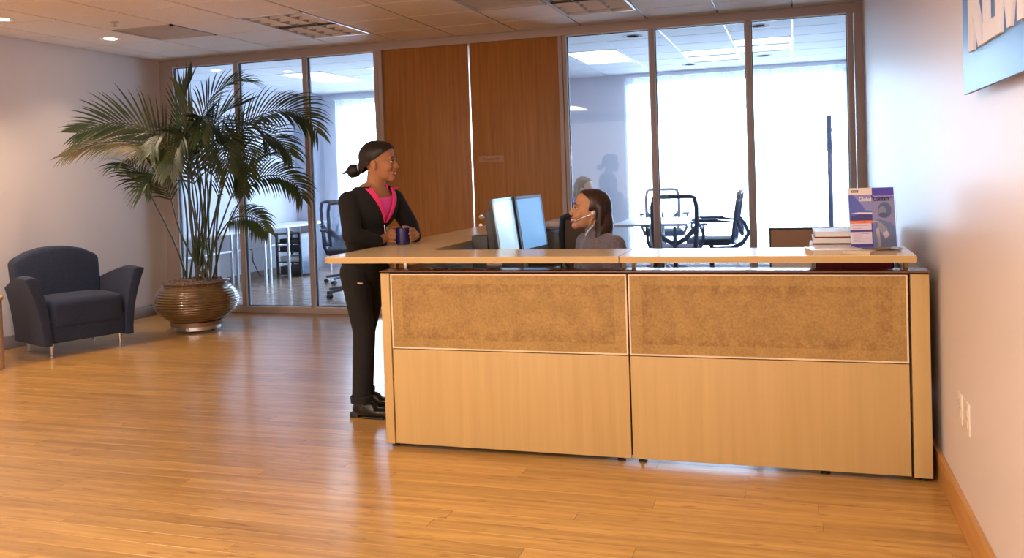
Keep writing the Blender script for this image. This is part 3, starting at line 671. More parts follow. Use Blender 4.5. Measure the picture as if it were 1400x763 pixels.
# low cabinets behind the reception
pc = thing('storage_cabinet', 'beige low cabinet against the glass frame behind the printer', 'cabinet', (-1.68, 7.2, 0))
MB().box(-.26, .14, -.22, .22, .02, .955).build('cabinet_body', mat('beige_cabinet', (.62, .53, .50), .6), pc, bevel=.004)
for z in (.05, .50): 
    d = MB().box(-.25, .13, -.232, -.222, z, z+.43).build('drawer', MATS['beige_cabinet'], pc, bevel=.002); MB().tube([(-.12, -.245, z+.36), (0, -.245, z+.36)], .005, 6).build('drawer_pull', M_alu, d)
pn = thing('desk_screen_panel', 'brown tackable low partition with black edge behind the binders', 'partition', (0, 5.6, 0))
MB().box(-.143, .52, -.015, .015, .05, .962).build('tack_panel', mat('tack_fabric', (.33, .19, .125), .85, bump=(300, .2)), pn)
f = MB(); f.box(-.153, -.143, -.02, .02, 0, .972); f.box(-.153, .53, -.02, .02, .962, .972); f.box(.52, .53, -.02, .02, 0, .972); f.build('edge_frame', M_black, pn)
MB().box(-.143, .52, -.0165, .0165, .05, .84).build('kick_panel', mat('pinkish_panel', (.66, .58, .58), .6), pn)

# ------------------------------------------------------------------ right wall: sign and outlets
sg = thing('wall_sign', 'blue wall panel with raised pale letters on the right wall', 'sign', (0, 0, 0))
SX = XR-.045
M_signp = mat('blue_sign_panel', (.05, .15, .42), .38, spec=.2)
MB().box(SX, SX+.012, 1.0, 3.142, 1.555, 2.40).build('backing_panel', M_signp, sg, bevel=.001)
for y, z in ((1.2, 1.7), (3.0, 1.7), (1.2, 2.3), (3.0, 2.3)): MB().box(SX+.012, XR, y-.02, y+.02, z-.02, z+.02).build('standoff', M_alu, sg)
M_let = mat('letter_cream', (.78, .77, .84), .5)
LZ0, LH, LX0, LX1 = 1.673, .27, SX-.009, SX-.0005
def letter(strokes, y0):   # strokes: convex polygons in (u along the wall towards the viewer, v up)
    m_ = MB()
    for k, pl in enumerate(strokes):
        n = len(pl); e = .0006*k; a = [(LX0-e*.5, y0-u, LZ0+v*LH) for u, v in pl]; b = [(LX1, y0-u, LZ0+v*LH) for u, v in pl]
        m_.add(a+b, [tuple(range(n)), tuple(range(2*n-1, n-1, -1))]+[(i, (i+1) % n, n+(i+1) % n, n+i) for i in range(n)])
    m_.build('letter', M_let, sg)
w = .069
letter([[(0, 0), (w, 0), (w, 1), (0, 1)], [(.145, 0), (.207, 0), (.125, .52), (w, .52), (w, .40)], [(w, .40), (.125, .52), (.207, 1), (.14, 1), (w, .56)]], 3.00)
letter([[(0, 0), (.068, 0), (.068, 1), (0, 1)], [(.068, 0), (.152, 0), (.152, .19), (.068, .19)], [(.068, .42), (.14, .42), (.14, .6), (.068, .6)], [(.068, .81), (.152, .81), (.152, 1), (.068, 1)]], 2.783)
letter([[(0, 0), (.06, 0), (.06, 1), (0, 1)], [(.06, .72), (.132, 0), (.160, 0), (.160, .38), (.06, 1)], [(.160, 0), (.171, 0), (.241, .72), (.241, 1), (.160, .38)], [(.241, 0), (.30, 0), (.30, 1), (.241, 1)]], 2.623)
letter([[(0, 0), (.068, 0), (.16, 1), (.10, 1)], [(.19, 0), (.258, 0), (.16, 1), (.11, 1)], [(.06, .2), (.20, .2), (.17, .38), (.09, .38)]], 2.31)
for k, (yc, zc) in enumerate(((3.585, .437), (3.445, .437))):
    t = thing('outlet_plate' if k else 'switch_plate', ['farther of the two white wall plates, low on the right wall', 'white duplex outlet nearer the viewer, low on the right wall'][k], 'outlet', (XR, yc, zc))
    MB().box(-.006, 0, -.036, .036, -.058, .058).build('cover_plate', mat('plate_white', (.82, .74, .68), .35), t, bevel=.003)
    for z in (-.02, .02): MB().box(-.009, -.006, -.016, .016, z-.013, z+.013).build('socket', mat('socket_cream', (.72, .62, .56), .4), t, bevel=.003)
    MB().lathe([(.003, 0), (.003, .002)], n=8, M=Matrix.Translation((-.007, 0, 0)) @ Matrix.Rotation(rad(-90), 4, 'Y')).build('screw', M_alu, t)

# ------------------------------------------------------------------ armchair
def armchair():
    t = thing('armchair', 'dark blue grey upholstered armchair with tapered metal legs by the left wall', 'armchair', (-5.585, 5.905, 0), math.atan2(-.385, .92)); FX = .84
    Mf = mat('blue_grey_fabric', (.014, .024, .062), .95, sheen=.05, noise_mix=((.028, .042, .092), (1, 1, 1), 140, .35, .7), bump=(260, .35))
    def rbox(name, x0, x1, y0, y1, z0, z1, r, fn=None, seg=3):
        m_ = MB(); nx, ny, nz = 8, 8, 6
        o = MB().box(x0, x1, y0, y1, z0, z1).build(name, Mf, t)
        bm = bmesh.new(); bm.from_mesh(o.data); bmesh.ops.bevel(bm, geom=list(bm.edges), offset=r, segments=seg, profile=.5, affect='EDGES')
        if fn:
            bmesh.ops.subdivide_edges(bm, edges=[e for e in bm.edges if e.calc_length() > .12], cuts=5, use_grid_fill=True)
            for v in bm.verts: v.co = Vector(fn(*v.co))
        for v in bm.verts: v.co.x *= FX if v.co.x < 0 else 1
        bm.to_mesh(o.data); bm.free(); o.data.polygons.foreach_set('use_smooth', [True]*len(o.data.polygons)); o.data.set_sharp_from_angle(angle=rad(50)); return o
    # x is forward, y to the sitter's left; front of the seat at x=0
    rbox('seat_base', -.66, .02, -.30, .30, .115, .30, .012)
    rbox('seat_cushion', -.56, .035, -.295, .295, .22, .455, .045, lambda x, y, z: (x, y, z+(.02*cos(y*4)*cos((x+.26)*4) if z > .37 else 0)))
    rbox('backrest', -.74, -.53, -.345, .345, .22, .86, .035,
         lambda x, y, z: (x-.07*max(0, z-.3)/.5-.0, y*(1+.04*max(0, z-.3)), z if z < .5 else .5+(z-.5)*(1-.55*(y/.345)**2*.35-.12*(y/.345)**4)))
    for s in (-1, 1):
        rings = []
        N = 12
        for i in range(N+1):
            u = i/N; x = .045-.60*u
            top = .655-.10*u**1.4*1.25 if u > .0 else .655
            top = .66 - .02*abs(u-.25)*2 - .14*max(0, u-.35)**1.3
            ring = []
            K = 8
            zs = [.10+(top-.10)*k/K for k in range(K+1)]
            def fl(z): return .125*((z-.1)/.56)**2.0*(1-.25*u)
            inn = [(x, s*(.30+fl(z)*.75), z) for z in zs]; out = [(x, s*(.365+fl(z)*1.0), z) for z in zs]
            tp = [(x, s*(.332+fl(top)*.88), top+.012)]
            ring = inn+tp+out[::-1]
            rings.append(ring)
        MB().loft(rings).build('armrest', Mf, t, bevel=.010, bseg=2, angle=55)
    for x, y in ((-.035, -.28), (-.035, .28), (-.52, -.27), (-.52, .27)):
        g = MB().tube([(x, y, .125), (x, y, .012)], [.020, .009], 14).build('leg', M_alu, t, smooth=True)
        MB().lathe([(.016, 0), (.016, .008), (.007, .014)], (x, y, 0), 16).build('glide', M_alu, g)
armchair()

# side table at the left picture edge
st = thing('side_table', 'pale drum side table with wooden top at the left picture edge', 'table', (-5.935, 5.14, 0))
MB().lathe([(.19, 0), (.195, .012), (.195, .52), (.19, .525)], n=48).build('drum', mat('pinkish_drum', (.62, .48, .44), .35), st, smooth=True)
MB().lathe([(.205, .525), (.207, .53), (.207, .545), (.204, .55)], n=48).build('table_top', M_maple, st, smooth=True)

# ------------------------------------------------------------------ potted palm
PX, PY = -5.31, 6.95
pot = thing('plant_pot', 'round ribbed olive brown glazed pot holding the tall palm', 'pot', (PX, PY, 0))
M_pot = mat('olive_glaze', (.17, .105, .045), .16, coat=.6, noise_mix=((.11, .065, .03), (1, 1, 1), 6, .4, .7))
prof = [(.15, .105)]
for i in range(130):
    u = i/129; z = .105+.345*u; r = .375*(sin(pi*(.16+.66*u)))**.62
    prof.append((r+.0075*abs(sin(u*pi*15)), z))
prof += [(.305, .455), (.29, .445), (.28, .42)]
MB().lathe(prof, n=64).build('pot_body', M_pot, pot, smooth=True, angle=60)
MB().lathe([(.29, .425), (.27, .455), (.2, .47), (.05, .475), (.001, .475)], n=32).build('soil', mat('bark_mulch', (.15, .10, .085), .95, noise_mix=((.28, .2, .17), (1, 1, 1), 70, .4, .6)), pot)
ms = MB(); rnd = random.Random(4)
for k in range(420):
    a, r = rnd.uniform(0, 2*pi), .285*math.sqrt(rnd.random()); z = .468-.03*(r/.285)**3; s_ = rnd.uniform(.008, .02)
    ms.box(-s_, s_, -s_*.4, s_*.4, -s_*.3, s_*.3, M=Matrix.Translation((r*cos(a), r*sin(a), z+.006)) @ Matrix.Rotation(rnd.uniform(0, 6), 4, (rnd.random(), rnd.random(), 1)))
tag(ms.build('mulch', MATS['bark_mulch'], pot), kind='stuff')
pst = thing('plant_stand', 'round wheeled metal plant stand beneath the ribbed pot', 'stand', (PX, PY, 0))
MB().lathe([(.05, .10), (.215, .10), (.235, .098), (.24, .06), (.225, .058), (.215, .085), (.05, .09)], n=48).build('saucer', mat('saucer_brown', (.20, .11, .06), .3), pst, smooth=True)
MB().lathe([(.19, .058), (.205, .058), (.205, .022), (.19, .022)], n=48).build('metal_band', M_alu, pst)
for k in range(5): MB().ell((.16*cos(k*1.257), .16*sin(k*1.257), .012), (.012, .012, .012), nu=10, nv=8).build('wheel', M_black, pst)

palm = thing('potted_palm', 'tall kentia palm with arching feathered fronds in the ribbed pot', 'palm', (PX, PY, .46))
M_leaf = mat('palm_leaf', (.014, .034, .009), .40, noise_mix=((.038, .07, .017), (1, 1, 1), 3.5, .4, .65))
M_leafd = mat('palm_leaf_dry', (.22, .17, .07), .5, noise_mix=((.10, .11, .035), (1, 1, 1), 5, .4, .65))
M_stem = mat('palm_stem', (.035, .055, .018), .5, noise_mix=((.09, .06, .03), (1, 1, 1), 5, .5, .7))
def spline(P, n):
    out = []; P = [P[0]*2-P[1]]+P+[P[-1]*2-P[-2]]
    for i in range(1, len(P)-2):
        for k in range(n):
            t = k/n; a, b, c, d = P[i-1], P[i], P[i+1], P[i+2]
            out.append(.5*((2*b)+(c-a)*t+(2*a-5*b+4*c-d)*t*t+(3*b-a-3*c+d)*t**3))
    out.append(P[-2]); return out
ORG = Vector((PX, PY, .46))
def frond(pts, y_tip, ll=.30, start=.45, droop=.9, n=22, dry=False, y0=None, wide=.027, spread=1.0, up=0.0, nv=(0, -.55, 1)):
    """pts: way points of the leaf stalk in the picture; its depth runs from the pot to y_tip"""
    n = int(n*1.3); pts = list(pts); fi = len(palm.children); pts[0] = (pts[0][0]+((fi*7) % 11-5)*2.6, pts[0][1]+9+(fi % 3)*1.5); pts[1] = (pts[1][0]+((fi*5) % 7-3)*2.2, pts[1][1])
    N = len(pts); y0 = y0 or PY+random.uniform(-.13, .10)
    W3 = []
    for i, (px, py) in enumerate(pts):
        u = i/(N-1); W3.append(at(px, py, Y=y0+(y_tip-y0)*u**1.5)-ORG)
    C = spline(W3, 8); L = [0]
    for i in range(1, len(C)): L.append(L[-1]+(C[i]-C[i-1]).length)
    T = L[-1]
    def samp(s):
        s *= T
        for i in range(1, len(C)):
            if L[i] >= s: k = (s-L[i-1])/max(1e-6, L[i]-L[i-1]); return C[i-1].lerp(C[i], k), (C[i]-C[i-1]).normalized()
        return C[-1], (C[-1]-C[-2]).normalized()
    rs = [.0085*(1-.8*l/T)+.0018 for l in L]
    fr = MB().tube(C, rs, 6).build('frond', M_stem, palm, smooth=True)
    lf = MB(); rr = random.Random(int(pts[-1][0]*7+pts[-1][1]))
    for k in range(n):
        s = start+(1-start)*(k+.5)/n; p, t = samp(s)
        side = t.cross(Vector(nv));
        if side.length < .25: side = t.cross(Vector((0, 1, 0)))
        side.normalize(); nrm = side.cross(t).normalized()
        f = (s-start)/(1-start); le = ll*(.55+.9*sin(pi*min(1, f*.85+.12)))*rr.uniform(.85, 1.12)
        for sd in (-1, 1):
            d = (side*sd*spread+t*(.75+1.3*f)+nrm*.22+Vector((0, 0, up))).normalized()
            wv = (t-d*t.dot(d)); wv = wv.normalized() if wv.length > .05 else nrm
            q = p.copy(); rings = []; J = 6; dd = d.copy()
            for j in range(J+1):
                u = j/J; wd = wide*(.35+1.3*u if u < .35 else .8*(1-((u-.35)/.65)**1.6)+.012)
                fold = dd.cross(wv).normalized()*wd*.25
                rings.append([q-wv*wd*.5, q+fold*.5, q+wv*wd*.5]); q = q+dd*(le/J); dd = (dd+Vector((0, 0, -droop*.25*(u+.25)))).normalized()
            lf.loft(rings, cap=False, closed=False)
    tag(lf.build('leaflets', M_leafd if dry else M_leaf, fr, smooth=True, angle=80), kind='stuff')
B = (268, 372)
frond([B, (262, 300), (242, 225), (207, 180), (155, 168), (105, 182)], 6.35, .30, .50, .45, 24, nv=(0, -1, .30))
frond([(264, 373), (260, 290), (236, 222), (190, 196), (135, 196), (88, 214)], 6.3, .24, .52, 1.0, 24, dry=True, nv=(0, -1, .8))
frond([(262, 373), (240, 335), (209, 273), (188, 236), (172, 222), (158, 228)], 6.45, .22, .62, 1.2, 14, nv=(0, -1, .3))
frond([(266, 373), (252, 320), (232, 268), (214, 240), (203, 246), (198, 262)], 6.5, .26, .60, .9, 16, nv=(0, -1, .2))
frond([(275, 372), (268, 270), (254, 190), (250, 145), (262, 104)], 7.1, .26, .60, .25, 13, spread=.45, up=.3, nv=(0, -1, .2))
frond([(276, 372), (272, 250), (262, 180), (256, 145), (246, 118)], 6.75, .22, .62, .3, 10, spread=.5, up=.3, nv=(0, -1, .2))
frond([(278, 372), (276, 260), (268, 195), (285, 140), (318, 112), (345, 112)], 7.25, .26, .60, 1.1, 20)
frond([(270, 372), (266, 260), (262, 205), (266, 175), (262, 158)], 6.5, .22, .64, .3, 10, dry=True, spread=.55, up=.3, nv=(0, -1, .2))
frond([(280, 372), (284, 260), (285, 190), (305, 155), (335, 141)], 7.0, .24, .70, .3, 10, spread=.45)
frond([(288, 372), (298, 290), (318, 205), (345, 165), (385, 150), (418, 160), (434, 182)], 6.9, .29, .52, 1.3, 24, nv=(0, -1, .8))
frond([(290, 372), (300, 290), (320, 220), (348, 188), (378, 190), (398, 212)], 6.7, .26, .52, 1.1, 22)
frond([(288, 372), (302, 290), (330, 240), (355, 215), (378, 212), (395, 228)], 7.2, .24, .5, 1.0, 20)
frond([(286, 372), (305, 320), (334, 264), (352, 244), (380, 240), (404, 252), (414, 272)], 6.75, .23, .50, 1.5, 20, nv=(0, -1, .8))
frond([(284, 372), (296, 335), (312, 304), (330, 296), (350, 300), (366, 318)], 6.6, .20, .48, 1.6, 18, nv=(0, -1, .8))
frond([(272, 372), (272, 280), (258, 205), (238, 180), (218, 188), (205, 212)], 6.2, .26, .5, 1.0, 20)
frond([(274, 372), (276, 280), (268, 215), (255, 185), (240, 205), (232, 240)], 6.1, .26, .5, 1.0, 20)
frond([(276, 372), (280, 270), (282, 205), (290, 180), (303, 200), (312, 235)], 6.1, .27, .5, 1.0, 20)
frond([(278, 372), (284, 280), (290, 215), (312, 185), (332, 205), (342, 240)], 6.3, .27, .5, 1.0, 20)
frond([(276, 372), (278, 270), (276, 210), (280, 175), (278, 160), (275, 190)], 6.3, .25, .55, .9, 18)
frond([(270, 372), (268, 280), (255, 225), (232, 205), (212, 225), (205, 255)], 6.9, .24, .5, 1.1, 18)
frond([(280, 372), (288, 270), (300, 200), (325, 170), (352, 175), (368, 200)], 7.3, .26, .5, 1.0, 20)
frond([(272, 372), (266, 290), (258, 215), (270, 178), (295, 172), (320, 195)], 6.5, .26, .5, 1.0, 20)
frond([(282, 372), (290, 290), (305, 240), (322, 222), (330, 232), (333, 262)], 6.8, .22, .5, 1.0, 18)

# ------------------------------------------------------------------ office furniture behind the glass
M_cfab = mat('chair_seat_fabric', (.05, .055, .075), .85)
M_cframe = mat('chair_frame_grey', (.08, .105, .18), .45)  # lighter blue, haze from the bright windows put into the colour
M_mesh = mat_sheer('chair_mesh', (.22, .26, .38), .72)
M_cseatw = mat('chair_seat_maroon', (.16, .06, .07), .8)
def office_chair(name, label, frame, mesh, seat, loc, rz, group='mesh task chairs', arms=True, base_m=None, hb=1.0, wb=1.0):
    base_m = base_m or frame
    t = thing(name, label, 'chair', loc, rz, group)      # +x is forward
    s = MB().box(-.23, .25, -.24, .24, .49, .565).build('seat', seat, t, bevel=.03, bseg=3)
    T = Matrix.Translation((-.24, 0, .53)) @ Matrix.Rotation(rad(-9), 4, 'Y') @ Matrix.Diagonal((1, wb, hb, 1))
    def P(y, z): return T @ Vector((-.05*(1-(y/.24)**2)*.5, y, z))
    bk = MB().tube([P(-.195, .015), P(-.212, .2), P(-.215, .45), P(-.195, .54), P(-.15, .553), P(0, .556), P(.15, .553), P(.195, .54), P(.215, .45), P(.212, .2), P(.195, .015), P(.16, -.01), P(0, -.015), P(-.16, -.01), P(-.195, .015)], .021, 8).build('back_frame', frame, t, smooth=True)
    ro = [[P(y, z) for y in (-.20, -.1, 0, .1, .20)] for z in (.01, .15, .3, .45, .545)]
    MB().loft(ro, cap=False, closed=False).build('back_mesh', mesh, t, smooth=True)
    y_ = MB(); y_.tube([P(-.205, .24)+Vector((-.02, 0, 0)), P(-.10, .13)+Vector((-.05, 0, 0)), P(0, .08)+Vector((-.06, 0, 0)), P(.10, .13)+Vector((-.05, 0, 0)), P(.205, .24)+Vector((-.02, 0, 0))], .024, 8)
    y_.tube([P(0, .25)+Vector((-.02, 0, 0)), P(0, .20)+Vector((-.07, 0, 0)), P(0, .08)+Vector((-.13, 0, 0)), Vector((-.34, 0, .50)), Vector((-.22, 0, .44)), Vector((0, 0, .43))], [.012, .018, .022, .026, .026, .03], 10); y_.build('back_support', frame, t, smooth=True)
    if arms:
        for sd in (-1, 1):
            a = MB().tube([(-.25, sd*.25, .75), (-.10, sd*.285, .765), (.10, sd*.29, .765), (.17, sd*.29, .745), (.175, sd*.288, .71), (.13, sd*.28, .60), (.09, sd*.24, .50)], [.011, .013, .014, .014, .014, .018, .018], 8).build('armrest', frame, t, smooth=True)
            MB().box(-.13, .15, -.035, .035, -.010, .010, M=Matrix.Translation((.02, sd*.285, .778))).build('arm_pad', frame, a, bevel=.008)
    MB().tube([(0, 0, .08), (0, 0, .495)], [.028, .022], 12).build('gas_column', M_dark, t, smooth=True)
    for k in range(5):
        a = 2*pi*k/5+.3; e = Vector((.29*cos(a), .29*sin(a), .075))
        g = MB().tube([(0, 0, .105), e*.5+Vector((0, 0, .055)), e], [.024, .02, .014], 8).build('base_arm', base_m, t, smooth=True)
        n_ = Vector((-sin(a), cos(a), 0))
        c = MB(); 
        for q in (-1, 1): c.tube([e+n_*q*.008-Vector((0, 0, .048)), e+n_*q*.026-Vector((0, 0, .048))], .027, 14)
        c.build('caster', M_black, g, smooth=True)
    return t
office_chair('mesh_chair', 'dark blue mesh chair with its back to the glass at the conference table', M_cframe, M_mesh, M_cseatw, (-1.17, 9.12, 0), rad(97))
office_chair('mesh_chair', 'mesh chair in profile right of the conference table, facing left', M_cframe, M_mesh, M_cfab, (-.90, 10.15, 0), rad(178))
office_chair('mesh_chair', 'pale framed mesh chair behind the conference table by the curtain', mat('chair_frame_pale', (.38, .34, .40), .5), M_mesh, M_cfab, (-1.62, 11.55, 0), rad(-80))
office_chair('mesh_chair', 'blue grey mesh chair seen past the standing woman in the left office', mat('chair_frame_blue', (.06, .075, .12), .5), mat_sheer('chair_mesh_grey', (.26, .30, .40), .45), M_cfab, (-5.62, 10.45, 0), rad(100))
office_chair('mesh_chair', 'black mesh chair nearest the glass in the left office, only its base seen', MATS['chair_frame_blue'], MATS['chair_mesh_grey'], M_cfab, (-4.93, 9.22, 0), rad(-60))
office_chair('task_chair', 'maroon seated task chair under the receptionist', M_black, mat_sheer('chair_mesh_maroon', (.06, .015, .02), .12), mat('maroon_fabric', (.085, .012, .022), .8), (-1.02, 4.93, 0), rad(190), group=None, arms=False, hb=.58)
office_chair('guest_chair', 'black framed chair with ribbed brown back behind the receptionist', M_black, mat('brown_ribbed_back', (.085, .045, .022), .6), M_black, (-1.305, 5.80, 0), rad(97), group=None, arms=False, wb=.70)

ct = thing('conference_table', 'white conference table among mesh chairs behind the right glass', 'table', (-1.53, 10.6, 0))
MB().box(-.44, .40, -.74, .62, .715, .742).build('table_top', mat('table_white', (.74, .72, .74), .3), ct, bevel=.006)
for y in (-.45, .35): MB().tube([(-.03, y, .01), (-.03, y, .715)], .03, 12).build('table_leg', M_white, ct); MB().box(-.30, .25, y-.03, y+.03, 0, .03).build('table_foot', M_white, ct)
cr_ = thing('coat_rack', 'tall blue grey coat stand with wire hooks in front of the right curtain', 'coat rack', (.415, 11.4, 0))
M_rack = mat('rack_blue_grey', (.10, .14, .26), .4)
MB().tube([(0, 0, .02), (0, 0, 1.93)], .028, 14).build('pole', M_rack, cr_, smooth=True)
MB().lathe([(.18, 0), (.18, .012), (.04, .03)], n=28).build('rack_base', M_rack, cr_, smooth=True)
for z, n_, l in ((1.73, 4, .16), (1.50, 4, .17), (1.42, 4, .19), (1.24, 4, .12)):
    for k in range(n_):
        a = k*pi/2+.35+z; d = Vector((cos(a), sin(a), 0)); MB().tube([Vector((0, 0, z)), d*.04+Vector((0, 0, z+.005)), d*l*.75+Vector((0, 0, z+l*.7)), d*l*.82+Vector((0, 0, z+l*.74))], .0055, 6).build('hook', M_rack, cr_)
# left office: long desks along the wall
M_leg = mat('silver_leg', (.66, .70, .78), .3, .3)
for (y0, y1, lb) in ((8.35, 10.18, 'white desk along the left office wall behind the palm'), (10.24, 11.9, 'white desk above the black equipment rack in the left office')):
    d = thing('office_desk', lb, 'desk', (-6.9, (y0+y1)/2, 0)); h = (y1-y0)/2
    MB().box(-.33, .27, -h, h, .715, .742).build('desk_top', M_white, d, bevel=.003)
    for x in (-.27, .24):
        for y in (-h+.03, h-.03): MB().box(x-.014, x+.014, y-.014, y+.014, 0, .715).build('leg', M_leg, d)
    MB().box(-.28, -.26, -h+.044, h-.044, .43, .455).build('crossbar', M_leg, d)
    for y in (-h+.03, h-.03): MB().box(-.256, .226, y-.012, y+.012, .685, .713).build('end_rail', M_leg, d)
    if y0 > 9: MB().box(.226, .254, -h+.47, -h+.498, 0, .715).build('leg', M_leg, d)
rk = thing('equipment_rack', 'black open equipment rack with small devices under the office desk', 'rack', (-6.84, 11.2, 0))
for x in (-.2, .17):
    for y in (-.2, .2): MB().box(x, x+.03, y, y+.03, .0, .62).build('post', M_black, rk)
for z in (.03, .2, .35, .47, .60): MB().box(-.2, .2, -.2, .23, z, z+.012).build('shelf', M_black, rk)
for k, (z, h_, c) in enumerate(((.045, .1, M_dark), (.215, .07, M_white), (.365, .06, M_dark), (.485, .05, M_dark))):
    MB().box(-.15, .15, -.17, .15, z, z+h_).build('device', c, rk, bevel=.003)
MB().box(.2, .206, -.18, .21, .04, .60).build('side_panel', mat('smoked_side', (.06, .10, .20), .25), rk)
cb_ = thing('power_cable', 'dark cable looping up the office wall beside the rack', 'cable', (0, 0, 0))
MB().tube([(-7.0, 10.75, .02), (-7.12, 10.7, .06), (-7.19, 10.66, .25), (-7.16, 10.6, .42), (-7.22, 10.5, .46)], .008, 6).build('cord', M_black, cb_)

# ------------------------------------------------------------------ people
def basis(yaw, pitch=0., roll=0.):
    return Matrix.Rotation(yaw, 4, 'Z') @ Matrix.Rotation(-pitch, 4, 'Y') @ Matrix.Rotation(roll, 4, 'X')
def head_blobs(b, T, k=1.0):
    E = lambda c, r: b.ell([x*k for x in c], [x*k for x in r], M=T)
    E((-.014, 0, .028), (.094, .074, .082)); E((.028, 0, -.022), (.062, .060, .082)); E((.012, 0, .05), (.074, .066, .058))
    E((.040, 0, -.070), (.044, .046, .034)); E((.070, 0, -.092), (.023, .025, .021)); E((-.01, 0, -.045), (.055, .056, .05))
    E((.076, 0, .024), (.018, .046, .013)); E((.062, .036, -.028), (.027, .024, .026)); E((.062, -.036, -.028), (.027, .024, .026))
    b.cap(Vector((.086, 0, .010))*k, .0085*k, Vector((.1035, 0, -.026))*k, .0115*k, M=T); E((.102, .010, -.032), (.010, .008, .007)); E((.102, -.010, -.032), (.010, .008, .007))
    E((.082, 0, -.060), (.016, .030, .022))
    for s in (-1, 1):
        b.ell(Vector((-.010, s*.076, -.018))*k, Vector((.018, .007, .030))*k, M=T, R=Matrix.Rotation(rad(-12), 3, 'Y'))
def face_parts(T, par, hair, lipc, smile=True, k=1.0, brow=True):
    for s in (-1, 1):
        e = MB().ell((.0815, s*.031, .002), (.0085, .0125, .0052), M=T, nu=12, nv=8).build('eye', mat('eye_white', (.75, .72, .68), .2), par, smooth=True)
        MB().ell((.0885, s*.031, .002), (.0025, .0060, .0052), M=T, nu=10, nv=6).build('iris', mat('iris_dark', (.02, .01, .006), .1), e, smooth=True)
        MB().tube([(.082, s*.046, .004), (.091, s*.038, .0095), (.0935, s*.030, .0105), (.090, s*.020, .006)], [.0012, .0018, .0018, .001], 6, M=T).build('eyelash', mat('lash_black', (.01, .008, .008), .6), e)
        if brow: MB().tube([(.083, s*.052, .022), (.0945, s*.040, .029), (.098, s*.028, .028), (.097, s*.014, .024)], [.001, .0028, .0032, .0022], 6, M=T).build('eyebrow', hair, par, smooth=True)
    if smile:
        MB().tube([(.074, -.033, -.049), (.093, -.018, -.0535), (.1005, 0, -.053), (.093, .018, -.0535), (.074, .033, -.049)], [.0015, .0036, .0046, .0036, .0015], 8, M=T).build('lips', lipc, par, smooth=True)
        MB().tube([(.074, -.033, -.050), (.090, -.020, -.069), (.0965, 0, -.0765), (.090, .020, -.069), (.074, .033, -.050)], [.0015, .0046, .0060, .0046, .0015], 8, M=T).build('lips', lipc, par, smooth=True)
        MB().ell((.078, 0, -.0625), (.0215, .030, .0098), M=T, nu=16, nv=8).build('teeth', mat('teeth', (.85, .82, .78), .25), par, smooth=True)
    else:
        MB().tube([(.084, -.022, -.058), (.099, 0, -.058), (.084, .022, -.058)], [.002, .005, .002], 8, M=T).build('lips', lipc, par, smooth=True)
def hand(b, wrist, palm, fingers, thumb, r=.0078, rw=.024):
    """palm ellipsoid is given by its centre between wrist and knuckles; each finger is a chain of points"""
    b.cap(wrist, rw, palm, rw*1.15)
    for i, f in enumerate(fingers):
        k = (1.0, 1.04, .98, .86)[i % 4]; b.cap(palm, rw*.75, f[0], r*1.35*k); b.chain(f, [r*1.2*k, r*1.08*k, r*.98*k, r*.86*k][:len(f)])
    b.cap(palm, rw*.8, thumb[0], r*1.5); b.chain(thumb, [r*1.4, r*1.2, r][:len(thumb)])

